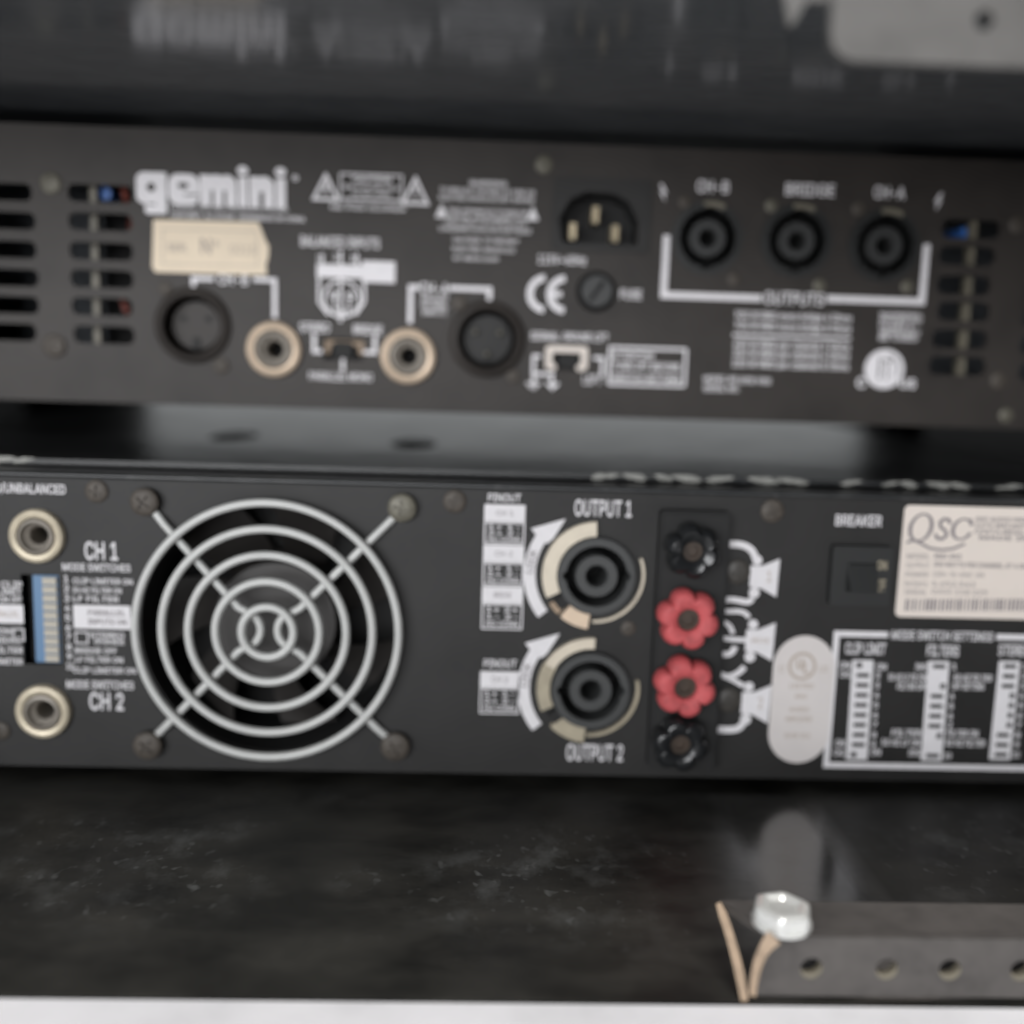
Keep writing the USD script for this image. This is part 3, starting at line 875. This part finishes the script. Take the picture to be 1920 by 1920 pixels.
# lid with its two slots (built flat, then turned up)
LIPY = on_z(960, 885, LID)[1]
lidp = sbox(-LW, LIPY, LW, LDEP)
for px, py, w, in ((440, 818, 90), (776, 832, 88)):
    p = on_z(px, py, LID)
    l_, r_ = on_z(px - w / 2, py, LID), on_z(px + w / 2, py, LID)
    hw = (r_[0] - l_[0]) / 2
    hd = (on_z(px, py - 8.5, LID)[1] - on_z(px, py + 8.5, LID)[1]) / 2
    lidp = lidp.difference(affinity.scale(Point(p[0], p[1]).buffer(1, 20), hw, hd))
lm = trimesh.creation.extrude_polygon(lidp, 0.0013, engine='earcut')
lm.apply_translation([0, 0, LID - 0.0013])
lid = wmesh(LO, 'lid', lm, 'lid_black', label='glossy black steel lid')
TL = (LIPY + 0.0048) * math.tan(math.radians(2.6))
lip = unary_union([Polygon([(-0.0008, LID - 0.0026), (LIPY + 0.004, LID - 0.0026 - TL), (LIPY + 0.004, LID - 0.0014 - TL), (-0.0008, LID - 0.0014)]), Point(-0.0008, LID - 0.0022).buffer(0.0008, 12)])
wmesh(LO, 'folded_edge', xprism(lip, -LW, LW), 'lid_black', lid, smooth=35)
chips = [(1110, 1165, 873, 12, 1), (1168, 1212, 874, 15, -1), (1228, 1262, 873, 12, -1), (1258, 1316, 877, 14, -1), (1324, 1378, 878, 15, 1), (1402, 1462, 880, 14, -1), (1456, 1517, 884, 13, -1), (1578, 1618, 886, 9, 1),
         (1655, 1690, 890, 8, 1), (1684, 1722, 888, 10, -1), (1738, 1782, 892, 11, -1), (1774, 1820, 897, 10, -1), (1868, 1921, 896, 9, 1), (-30, 28, 858, 15, 1), (24, 64, 851, 10, 1)]
for xa, xb, py, hpx, way in chips:
    a_, b_ = on_y(xa, py, LIPY), on_y(xb, py, LIPY)
    k = (b_[0] - a_[0]) / (xb - xa)
    n = 8
    u = np.linspace(0, 1, n)
    mid_ = LID - 0.0004 + way * (u - 0.5) * 0.0011
    half = hpx * k * 0.50 * np.interp(u, [0, 0.25, 0.75, 1], [0.1, 0.8, 1.0, 0.35] if way < 0 else [0.35, 1.0, 0.7, 0.1]) * rng.uniform(0.55, 1.25, n)
    xs_ = a_[0] + u * (b_[0] - a_[0])
    mid_ = np.clip(mid_, LID - 0.0012, LID + 0.0001)
    pts = list(zip(xs_, np.minimum(mid_ + half, LID + 0.0005) + 0.00003)) + list(zip(xs_, np.maximum(mid_ - half, LID - 0.0016) - 0.00003))[::-1]
    e = yplate(Polygon(pts), LIPY - 0.0002, LIPY + 0.0015)
    wmesh(LO, 'paint_chip', e, 'bare_metal', lid)
LO.add('chassis', [cbox(-LW, LW, LOW_TOP - 0.0020, LID - 0.0012, -LDEP, -LDEP + 0.002), cbox(-LW, LW, LOW_BOT, LOW_BOT + 0.0012, -LDEP, -0.0016), cbox(-LW, -LW + 0.0012, LOW_BOT + 0.0013, LOW_TOP - 0.0014, -LDEP, -0.0016),
                   cbox(LW - 0.0012, LW, LOW_BOT + 0.0013, LOW_TOP - 0.0014, -LDEP, -0.0016), cbox(-LW, LW, LOW_BOT, LOW_TOP - 0.002, -LDEP - 0.0014, -LDEP - 0.0002)], 'chassis')

# ---- fan and guard
hub = lathe(ff.o, [(0, -0.030), (0.0185, -0.030), (0.0185, -0.0085), (0.0178, -0.0075), (0, -0.0072)])
fan = LO.add('fan', hub, 'fan_blade', smooth=40, label='dark plastic fan behind the guard')
for k in range(7):
    a0 = math.radians(k * 360 / 7 + 14)
    v, fcs = [], []
    for i, r in enumerate(np.linspace(0.0178, 0.0365, 6)):
        for j, t in enumerate(np.linspace(-1, 1, 6)):
            a = a0 + t * math.radians(15.5) + i * 0.045
            v.append((ff.o[0] + r * math.cos(a), ff.o[1] + r * math.sin(a), -0.0175 + t * (0.0085 - i * 0.0007) + 0.001 * t * t))
    for i in range(5):
        for j in range(5):
            q = i * 6 + j
            fcs += [(q, q + 1, q + 7), (q, q + 7, q + 6)]
    v = np.array(v)
    n = len(v)
    vv = np.vstack([v, v - [0, 0, 0.0012]])
    ed = trimesh.Trimesh(v, fcs, process=False)
    rim = [e for e in ed.edges_sorted[trimesh.grouping.group_rows(ed.edges_sorted, require_count=1)]]
    ff_ = [tuple(x) for x in fcs] + [(x[0] + n, x[2] + n, x[1] + n) for x in fcs]
    for e0, e1 in rim:
        ff_ += [(e0, e1, e1 + n), (e0, e1 + n, e0 + n)]
    b = trimesh.Trimesh(vv, ff_, process=False)
    trimesh.repair.fix_normals(b)
    LO.add('blade', b, 'fan_blade', fan, smooth=40)
LO.add('fan_housing', [lathe(ff.o, [(0.0374, -0.032), (0.0395, -0.032), (0.0395, -0.0017), (0.0374, -0.0017), (0.0374, -0.032)]), lathe(ff.o, [(0, -0.034), (0.0395, -0.034), (0.0395, -0.0325), (0, -0.0324)])], 'matt_black', fan, smooth=40)
WR = 0.00122
rr0 = [FR * k for k in (1.0, 0.806, 0.612, 0.414, 0.222)]
guard = None
cc = 0.0042
for k, R in enumerate(rr0):
    t = np.linspace(0, 2 * math.pi, 96, endpoint=False)
    ring = tube(np.column_stack([ff.o[0] + (R - WR) * np.cos(t), ff.o[1] + (R - WR) * np.sin(t), np.full(96, cc)]), WR, 12, closed=True)
    if guard is None:
        guard = LO.add('fan_guard', ring, 'wire_metal', smooth=60, label='round chrome wire fan guard')
    else:
        LO.add('wire_ring', ring, 'wire_metal', guard, smooth=60)
corner = {k: LO.at(*p, 0.002) for k, p in dict(ul=(279, 951), ur=(748, 962), ll=(283, 1390), lr=(735, 1394)).items()}
for s, (u, l_) in ((-1, ('ul', 'll')), (1, ('ur', 'lr'))):
    o = ff.o
    bx = o[0] + s * 0.0022                     # apex of the bend
    pts = [np.array([*corner[u], 0.0006])]
    e = o + np.array([s * 0.0088, 0.0066])
    pts.append(np.array([*(corner[u] * 0.93 + e * 0.07), 0.0009]))
    pts.append(np.array([*(corner[u] * 0.83 + e * 0.17), cc - 2 * WR]))
    pts.append(np.array([*e, cc - 2 * WR]))
    for a in np.linspace(75, -75, 9):
        pts.append(np.array([o[0] + s * (0.0072 - 0.0048 * math.cos(math.radians(a))), o[1] + 0.0052 * math.sin(math.radians(a)), cc - 2 * WR]))
    e2 = o + np.array([s * 0.0088, -0.0066])
    pts.append(np.array([*e2, cc - 2 * WR]))
    pts.append(np.array([*(corner[l_] * 0.83 + e2 * 0.17), cc - 2 * WR]))
    pts.append(np.array([*(corner[l_] * 0.93 + e2 * 0.07), 0.0009]))
    pts.append(np.array([*corner[l_], 0.0006]))
    LO.add('wire_arm', tube(pts, WR * 0.95, 12), 'wire_metal', guard, smooth=60)
for k, (px, py) in dict(a=(271, 941), b=(754, 952), c=(277, 1398), d=(741, 1400)).items():
    screw(LO, px, py, 27, 'screw_bright' if k == 'b' else 'screw_dull', random.uniform(0, 1.5), c=0.0022)
for px, py, rr in ((182, 921, 22), (2, 1370, 18), (853, 940, 22), (1448, 958, 22), (1178, 1178, 14), (1383, 1072, 24), (1366, 1312, 24)):
    screw(LO, px, py, rr, 'screw_dark' if px > 1350 and rr == 24 else 'screw_dull', random.uniform(0, 1.5))

# ---- inputs
for p in LJ:
    jack(LO, *p, 52, 'jack_aged', 18)
LO.add('printed_text', text(LO, 'BALANCED/UNBALANCED', 18, 915, 210, 17, True), 'print_grey')
LO.add('printed_text', text(LO, 'CH 1', 190, 1033, 62, 32, True), 'print_grey')
LO.add('printed_text', text(LO, 'CH 2', 200, 1315, 64, 31, True), 'print_grey')
LO.add('printed_text', text(LO, 'MODE SWITCHES', 181, 1064, 128, 13, True), 'print_grey')
LO.add('printed_text', text(LO, 'MODE SWITCHES', 188, 1284, 126, 14, True), 'print_grey')
numcol = [text(LO, str((i % 10) if i else 0) if False else str(i + 1 if i < 9 else 10), 124 + i * 0.8, 1085 + i * 18.2, 9 if i < 9 else 13, 12, True) for i in range(10)]
LO.add('printed_text', numcol + [text(LO, s, x, y, w_, 10, True) for s, x, y, w_ in (('CLIP LIMITER ON', 193, 1090, 112), ('30 HZ FILTER ON', 182, 1107, 92), ('LF FILTER', 180, 1123, 86), ('STEREO', 201, 1191, 64), ('OFF/ON MODE', 205, 1203, 56), ('BRIDGE OFF', 180, 1220, 78), ('LF FILTER ON', 186, 1237, 90), ('CLIP LIMITER ON', 196, 1257, 118))], 'print_grey')
inv = quad(LO, 138, 1135, 245, 1179)
il_ = LO.add('printed_box', prt(inv), 'print_grey')
LO.add('printed_text', [text(LO, 'PARALLEL', 200, 1149, 70, 10, True, PRINT1), text(LO, 'INPUTS ON', 201, 1166, 72, 10, True, PRINT1)], 'label_ink', il_)
bb = quad(LO, 141, 1184, 166, 1207)
LO.add('printed_box', prt(bb.difference(bb.buffer(-0.0004))), 'print_grey')
LO.add('printed_text', [text(LO, s, x, y, w_, 11, True) for s, x, y, w_ in (('CLIP', 22, 1096, 40), ('LIMIT', 18, 1109, 46), ('ON OFF', 20, 1124, 42), ('MONO', 8, 1183, 40), ('BRIDGE', 10, 1200, 60), ('FILTER', 16, 1219, 54), ('LIMITER', 16, 1240, 54))], 'print_grey')
li = quad(LO, -60, 1133, 44, 1168)
il_ = LO.add('printed_box', prt(li), 'print_grey')
LO.add('printed_text', [text(LO, 'PARALLEL', 8, 1151, 56, 10, False, PRINT1)], 'label_ink_soft', il_)
bb = quad(LO, 24, 1178, 46, 1202)
LO.add('printed_box', prt(bb.difference(bb.buffer(-0.0004))), 'print_grey')
x0, y0, x1, y1 = dip.bounds
dsw = LO.add('mode_switch', [cbox(x0 + .0001, x1 - .0001, y0 + .0001, y1 - .0001, -0.006, -0.0045)], 'matt_black', label='bank of ten small mode switches in a blue body')
b0, b1 = LO.at(62, 1160)[0], LO.at(110, 1160)[0]
LO.add('switch_body', cbox(b0, b1, y0 + 0.0004, y1 - 0.0004, -0.0044, -0.0008), 'blue_plastic', dsw)
for k in range(10):
    h = (y1 - y0 - 0.0012) / 10
    yb = y0 + 0.0006 + k * h
    xs = LO.at(82, 1160)[0]
    LO.add('toggle', cbox(xs, b1 - 0.0003, yb + 0.00025, yb + h - 0.00025, -0.0009, 0.0001), 'toggle_white', dsw)


# ---- pin tables
def pin_table(px0, px1, rows, title):
    cells, ink = [], []
    for (y0, y1, kind, words) in rows:
        xo = -(y0 - 945) * 0.028
        q = quad(LO, px0 + xo, y0, px1 + xo, y1)
        cx = (px0 + px1) / 2 + xo
        w_ = px1 - px0
        if kind == 'white':
            cells.append(prt(q))
            ink.append(text(LO, words, cx, (y0 + y1) / 2, w_ * 0.42, 10, False, PRINT1))
        elif kind == 'ring':
            cells.append(prt(q.difference(q.buffer(-0.00045))))
            n = len(words)
            for i, s in enumerate(words):
                cells.append(text(LO, s, cx, y0 + 4 + (i + 0.5) * (y1 - y0 - 8) / n, w_ * 0.78, (y1 - y0 - 8) / n * 0.66, True))
    t = LO.add('pinout_table', cells + [text(LO, title[0], title[1], title[2], 62, 14, True)], 'print_grey')
    LO.add('printed_text', ink, 'label_ink', t)


pin_table(908, 985, [(946, 978, 'white', 'CH 1'), (979, 1020, 'ring', ['1+ 1-', '2+ 2-', 'NO CONN']), (1022, 1054, 'white', 'CH 2'), (1055, 1098, 'ring', ['1+ 1-', '2+ 2-', 'NO CONN']), (1100, 1131, 'white', 'BRIDGE'), (1132, 1180, 'ring', ['1+ 2+', '1- 2-', 'NO CONN'])], ('PINOUT', 946, 933))
pin_table(909, 983, [(1259, 1289, 'white', 'CH 2'), (1290, 1338, 'ring', ['1+ 1-', '2+ 2-', 'NO CONN'])], ('PINOUT', 938, 1244))
LO.add('printed_text', text(LO, 'OUTPUT 1', 1131, 953, 107, 29, True), 'print_grey')
LO.add('printed_text', text(LO, 'OUTPUT 2', 1115, 1411, 106, 29, True), 'print_grey')

# ---- speaker outputs
for k, p in enumerate(LS):
    sp, iso = speaker_socket(LO, *p, 72, 57, 41, 19, (2, 180), h=0.0034)
    f = iso
    mt = 'latch_cream'
    if k == 0:
        LO.add('latch_ring', ex(f(sector(74, 101, 92, 206)), -0.0001, 0.0020), mt, sp)
        LO.add('latch_ring', ex(f(sector(86, 91, 268, 382)), -0.0001, 0.0014), mt, sp)
        LO.add('latch_ring', ex(f(sector(76, 101, 232, 262).buffer(1.5)), -0.0001, 0.0022), 'jack_nut', sp)
        LO.add('latch_ring', ex(f(sector(88, 103, 214, 228)), -0.0001, 0.0010), 'rust_edge', sp)
    else:
        LO.add('latch_ring', ex(f(sector(80, 97, 88, 150).buffer(1.5)), -0.0001, 0.0018), mt, sp)
        LO.add('latch_ring', ex(f(sector(76, 100, 148, 206)), -0.0001, 0.0016), 'tan_metal', sp)
        LO.add('latch_ring', ex(f(sector(86, 92, 268, 372)), -0.0001, 0.0014), 'tan_metal', sp)
        LO.add('latch_ring', ex(f(sector(76, 101, 226, 264).buffer(1.5)), -0.0001, 0.0020), 'tan_metal', sp)
    lug = affinity.rotate(sbox(66, -9, 92, 11), 218, origin=(0, 0))
    LO.add('latch_lug', ex(f(lug), -0.0001, 0.0026), 'matt_black', sp)
    tip = [(118 * math.cos(math.radians(a)) , 118 * math.sin(math.radians(a))) for a in (120,)]
    band = sector(113, 135, 146, 219)
    hd = Polygon([(-59, 103), (-118, 85), (-108, 76), (-113 * 0.87, 113 * 0.5), (-88, 38), (-76, 60)]) if False else Polygon([(-60, 104), (-124, 84), (-113, 70), (-93, 56), (-82, 66)])
    arw = LO.add('lock_arrow', prt(f(band.union(hd))), 'print_grey')
    LO.add('printed_text', text(LO, 'LOCK', p[0] - 121, p[1] - 24, 44, 13, True, PRINT1, rot=math.radians(79)), 'label_ink', arw)

# ---- binding posts
blk = quad(LO, 1222, 960, 1350, 1438)
bpost = LO.add('binding_post_block', [ex(rounded(blk, 0.0015), -0.0001, 0.0040), ex(rounded(blk.buffer(-0.0008), 0.0012), 0.0039, 0.0048)], 'matt_black', label='black block carrying four binding posts')


def fluted(R, n, depth, turn):
    t = np.linspace(0, 2 * math.pi, 144, endpoint=False)
    r = R * (1 - depth * (1 - np.abs(np.sin((t - turn) * n / 2)) ** 0.42))
    return np.column_stack([r * np.cos(t), r * np.sin(t)])


def post(px, py, mat, R, tip_c, turn, hole_mat):
    o = LO.at(px, py, tip_c)
    R = R * LO.frame(px, py, tip_c).sx
    prof = fluted(R, 6, 0.32, turn)
    secs = [(0.74, 0.0045), (0.78, 0.0058), (0.95, 0.0062), (1.0, 0.0072), (1.0, tip_c - 0.0034), (0.97, tip_c - 0.0018), (0.88, tip_c - 0.0006), (0.74, tip_c), (0.48, tip_c - 0.0004), (0.36, tip_c - 0.0014), (0.34, tip_c - 0.004), (0.0, tip_c - 0.004)]
    circ = prof / np.linalg.norm(prof, axis=1, keepdims=True) * R
    v, fc = [], []
    for s, c_ in secs:
        base = circ if s < 0.5 or c_ < 0.006 else prof
        v += [(o[0] + q[0] * s, o[1] + q[1] * s, c_) for q in base]
    n = len(prof)
    for i in range(len(secs) - 1):
        for j in range(n):
            a, b, c2, d = i * n + j, i * n + (j + 1) % n, (i + 1) * n + (j + 1) % n, (i + 1) * n + j
            fc += [(a, b, c2), (a, c2, d)]
    m_ = trimesh.Trimesh(v, fc, process=False)
    pth = LO.add('binding_post', m_, mat, bpost, smooth=38, label='red fluted binding post' if mat == 'red_plastic' else 'black fluted binding post')
    LO.add('post_bore', lathe(o, [(0, 0.002), (R * 0.35, 0.002), (R * 0.35, tip_c - 0.0028), (R * 0.22, tip_c - 0.0028), (R * 0.20, tip_c - 0.0036), (0, tip_c - 0.0036)], 24), hole_mat, bpost, smooth=35)


TC = 0.0125
post(1302, 1037, 'black_gloss', 54, TC, 0.2, 'bore_brown')
post(1294, 1166, 'red_plastic', 60, TC, 0.28, 'bore_brown')
post(1288, 1294, 'red_plastic', 60, TC, 0.26, 'bore_brown')
post(1278, 1402, 'black_gloss', 54, TC, 0.3, 'bore_brown')

# ---- speaker wiring diagram
dl = []


def curve(pts, w):
    q = np.array([LO.at(*p) for p in pts])
    from scipy.interpolate import CubicSpline
    if len(q) > 2:
        t = np.arange(len(q))
        q = CubicSpline(t, q)(np.linspace(0, len(q) - 1, 24))
    return LineString(q).buffer(w / 2 * LO.frame(*pts[0]).sx, cap_style='flat')


dl += [curve([(1350, 1020), (1378, 1020), (1402, 1026), (1416, 1046)], 13), curve([(1346, 1133), (1372, 1124), (1396, 1128), (1410, 1122)], 11), curve([(1346, 1131), (1360, 1146), (1384, 1146), (1404, 1158)], 9),
       curve([(1352, 1166), (1366, 1172), (1374, 1188)], 9), curve([(1350, 1196), (1380, 1199), (1410, 1200)], 9), curve([(1378, 1212), (1366, 1226), (1344, 1222)], 11), curve([(1340, 1236), (1344, 1258), (1366, 1268), (1396, 1250)], 11), curve([(1340, 1262), (1368, 1272), (1394, 1286)], 9),
       curve([(1328, 1366), (1362, 1368), (1382, 1366), (1392, 1356)], 13)]
icons = []
for (px, py) in ((1432, 1081), (1424, 1201), (1416, 1318)):
    icons.append((px, py, LO.frame(px, py)(unary_union([Polygon([(-26, -20), (-26, 20), (-4, 20), (28, 34), (26, -38), (-4, -22)]), Point(-14, 30).buffer(9), Point(-16, -31).buffer(10)]))))
for q in polys(unary_union(dl).difference(unary_union([g_ for _, _, g_ in icons]))):
    LO.add('wiring_line', prt(q), 'print_grey')
for px, py, g_ in icons:
    sp = LO.add('speaker_icon', prt(g_), 'print_grey')
    wd = py == 1201
    LO.add('printed_text', text(LO, {1081: '1', 1201: 'BRIDGE', 1318: '2'}[py], px + (2 if wd else 10), py, 34 if wd else 8, 9 if wd else 20, False, PRINT1), 'label_ink_soft', sp)

# ---- breaker
LO.add('printed_text', text(LO, 'BREAKER', 1610, 976, 87, 20, True), 'print_grey')
ob = quad(LO, 1552, 1022, 1665, 1132)
x0, y0, x1, y1 = ob.bounds
brk_ = LO.add('circuit_breaker', [ex(rounded(ob, 0.001), -0.0001, 0.0030)], 'black_plastic', label='square black breaker switch')
xm, ym = (x0 + x1) / 2, (y0 + y1) / 2
rk = trimesh.Trimesh([(xm - .0045, ym - .0045, .003), (xm + .0045, ym - .0045, .003), (xm + .0045, ym + .004, .003), (xm - .0045, ym + .004, .003), (xm - .0040, ym - .0040, .0062), (xm + .0040, ym - .0040, .0062), (xm + .0040, ym + .0036, .0036), (xm - .0040, ym + .0036, .0036)],
                     [(0, 1, 5), (0, 5, 4), (1, 2, 6), (1, 6, 5), (2, 3, 7), (2, 7, 6), (3, 0, 4), (3, 4, 7), (4, 5, 6), (4, 6, 7)], process=False)
LO.add('rocker', rk, 'black_plastic', brk_)
LO.add('printed_text', [text(LO, 'ON', 1654, 1060, 18, 16, True, 0.003), text(LO, 'OFF', 1653, 1098, 14, 22, True, 0.003)], 'tan_metal', brk_)

# ---- rating plate
rp = quad(LO, 1687, 952, 2003, 1160)
rp = rounded(rp, 0.0016)
plate = LO.add('rating_label', ex(rp, -0.0001, 0.0002), 'pale_label', label='cream rating label with a barcode')
cI = 0.00015
# the letters are drawn as serif strokes
f = LO.frame(1760, 992, cI)


def ell(cx, cy, rx, ry, w):
    t = np.linspace(0, 2 * math.pi, 60)
    o = Polygon(np.column_stack([cx + rx * np.cos(t), cy + ry * np.sin(t)]))
    return o.difference(Polygon(np.column_stack([cx + (rx - w) * np.cos(t), cy + (ry - w * 0.55) * np.sin(t)])))


Q = affinity.skew(ell(-34, 2, 23, 27, 7), 8, 0, origin=(-34, 0))
tail = LineString([(-56, -26), (-46, -22), (-34, -26), (-14, -36), (8, -39), (30, -36), (50, -27)]).buffer(2.4)
S = LineString([(20, 12), (17, 18), (8, 19), (1, 13), (3, 4), (13, -3), (16, -11), (9, -18), (0, -18), (-5, -11)]).buffer(2.9)
C = affinity.skew(ell(44, 1, 21, 21, 7), 8, 0, origin=(44, 0)).difference(Polygon([(46, 1), (80, 17), (80, -15)])).union(sbox(58, 8, 61, 21))
LO.add('logo', prt(f(unary_union([Q, tail, S, C])), cI), 'label_ink', plate)
tx = []
for i, s in enumerate(('QSC AUDIO PRODUCTS, INC.', '1675 MACARTHUR BLVD.', 'COSTA MESA, CA 92626', 'MADE IN USA')):
    tx.append(text(LO, s, 1912 - i * 1, 975 + i * 11.5, 166 - (20 if i == 3 else 0), 8, True, cI))
for y, a_, b_ in ((1043, 'MODEL', 'RMX 850'), (1060, 'OUTPUT', '300 WATTS PER CHANNEL AT 4 OHMS'), (1077, 'POWER', '120V~ 50-60HZ  10A'), (1095, 'PATENTS', '5,652,542'), (1110, 'SERIAL', '0203 118 229')):
    xo = -(y - 1043) * 0.08
    tx.append(text(LO, a_, 1722 + xo, y, 42, 9, False, cI))
    wb = {1043: 50, 1060: 190, 1077: 96, 1095: 80, 1110: 104}[y]
    tx.append(text(LO, b_, 1752 + xo + wb / 2, y, wb, 9, True if y in (1043, 1060) else False, cI))
LO.add('printed_text', tx, 'label_ink', plate)
bars = []
x = 1697
while x < 1985:
    w_ = random.choice((2.2, 3, 4.5))
    bars.append(quad(LO, x, 1123, x + w_, 1145, cI))
    x += w_ + random.choice((2.5, 3.5, 5))
LO.add('barcode', prt(MultiPolygon([q for g_ in bars for q in polys(g_)]), cI), 'label_ink', plate)

# ---- oval certification label
f = LO.frame(1502, 1312)
ov = f(LineString([(4, 64), (-4, -64)]).buffer(57, 32)) if False else f(LineString([(0, 62), (0, -62)]).buffer(57, 32))
oval = LO.add('oval_label', ex(ov, -0.0001, 0.0002), 'oval_label', label='pale oval certification label')
fu = LO.frame(1504, 1249, cI)
um = unary_union([Point(0, 0).buffer(26, 24).difference(Point(0, 0).buffer(21, 24)), LineString([(-9, 12), (-9, 0), (-5, -4), (0, 0), (0, 12)]).buffer(2), LineString([(4, 5), (4, -12), (12, -12)]).buffer(2)])
LO.add('certification_mark', [prt(fu(um), cI), text(LO, 'C', 1466, 1254, 10, 12, False, cI), text(LO, 'US', 1544, 1254, 16, 12, False, cI)], 'label_ink_soft', oval)
LO.add('printed_text', [text(LO, s, x, y, w_, 8, True, cI) for s, x, y, w_ in (('LISTED', 1503, 1286, 44), ('4K66', 1501, 1305, 22), ('AUDIO', 1498, 1330, 36), ('AMPLIFIER', 1497, 1348, 50), ('E105 312', 1495, 1379, 46))], 'label_ink_soft', oval)

# ---- mode switch settings box
L_ = [(1665, 1190), (1569, 1186), (1552, 1434), (1990, 1440)]
R_ = [(1868, 1194), (1995, 1198), (1990, 1440)]
mb = LO.add('settings_chart', prt(unary_union([line(LO, L_, 11), line(LO, R_, 11)])), 'print_grey', label='white outlined mode switch settings chart')
LO.add('printed_text', text(LO, 'MODE SWITCH SETTINGS', 1767, 1192, 190, 16, True), 'print_grey', mb)
for s, x, y, w_ in (('CLIP LIMIT', 1623, 1216, 76), ('FILTERS', 1768, 1220, 60), ('STEREO', 1902, 1219, 60)):
    LO.add('printed_text', text(LO, s, x, y, w_, 20, True), 'print_grey', mb)
pat = {0: [1, 0, 0, 0, 0, 0, 0, 0, 0, 1], 1: [0, 2, 3, 0, 0, 0, 0, 3, 2, 0], 2: [0, 0, 0, 3, 3, 3, 3, 0, 0, 0]}
for k, (xt, xb, y0, y1, w_) in enumerate(((1618, 1606, 1238, 1424, 40), (1760, 1746, 1240, 1426, 40), (1893, 1874, 1226, 1424, 40))):
    if k == 2:
        y0 = 1240
    sh, ink = [], []
    n = 10
    hh = (y1 - y0) / n
    for i in range(n):
        cy = y0 + hh * (i + 0.5)
        cx = xt + (xb - xt) * (i + 0.5) / n
        q = quad(LO, cx - w_ / 2, cy - hh / 2 - 0.3, cx + w_ / 2, cy + hh / 2 + 0.3)
        t = pat[k][i]
        if t == 0:
            q = q.difference(quad(LO, cx - w_ * 0.26, cy - hh * 0.20, cx + w_ * 0.34, cy + hh * 0.22))
        elif t == 1:
            q = q.difference(quad(LO, cx - w_ * 0.30, cy - hh * 0.26, cx - w_ * 0.02, cy + hh * 0.26))
        elif t == 3:
            q = q.difference(quad(LO, cx + w_ * 0.16, cy - hh * 0.28, cx + w_ * 0.40, cy + hh * 0.28))
        sh.append(q)
    LO.add('switch_column', prt(unary_union(sh)), 'print_grey', mb)
    nums = [text(LO, str(i + 1), xt + (xb - xt) * (i + .5) / n + 30, y0 + hh * (i + 0.5), 8 if i < 9 else 13, 11, True) for i in range(n) if not (k == 0 and i in (0, 9)) and not (k == 1 and i in (1, 2, 7, 8))]
    LO.add('printed_text', nums, 'print_grey', mb)
LO.add('printed_text', [text(LO, s, x, y, w_, 12, True) for s, x, y, w_ in (('ON', 1584, 1247, 20), ('CH1', 1585, 1264, 20), ('ON', 1575, 1393, 18), ('CH2', 1573, 1411, 20), ('ON', 1653, 1250, 18), ('ON', 1642, 1410, 18),
                        ('30HZ', 1727, 1250, 22), ('50 HZ LF FILTER', 1702, 1270, 72), ('FILTER OFF', 1710, 1287, 56), ('50 HZ FILTER', 1824, 1271, 72), ('OFF SETTING', 1815, 1287, 60),
                        ('FILTER', 1700, 1374, 56), ('50 HZ LF ON', 1689, 1392, 72), ('30HZ', 1716, 1411, 26), ('FILTER ON', 1805, 1375, 58), ('50 HZ FILTER', 1810, 1393, 74))], 'print_grey', mb)
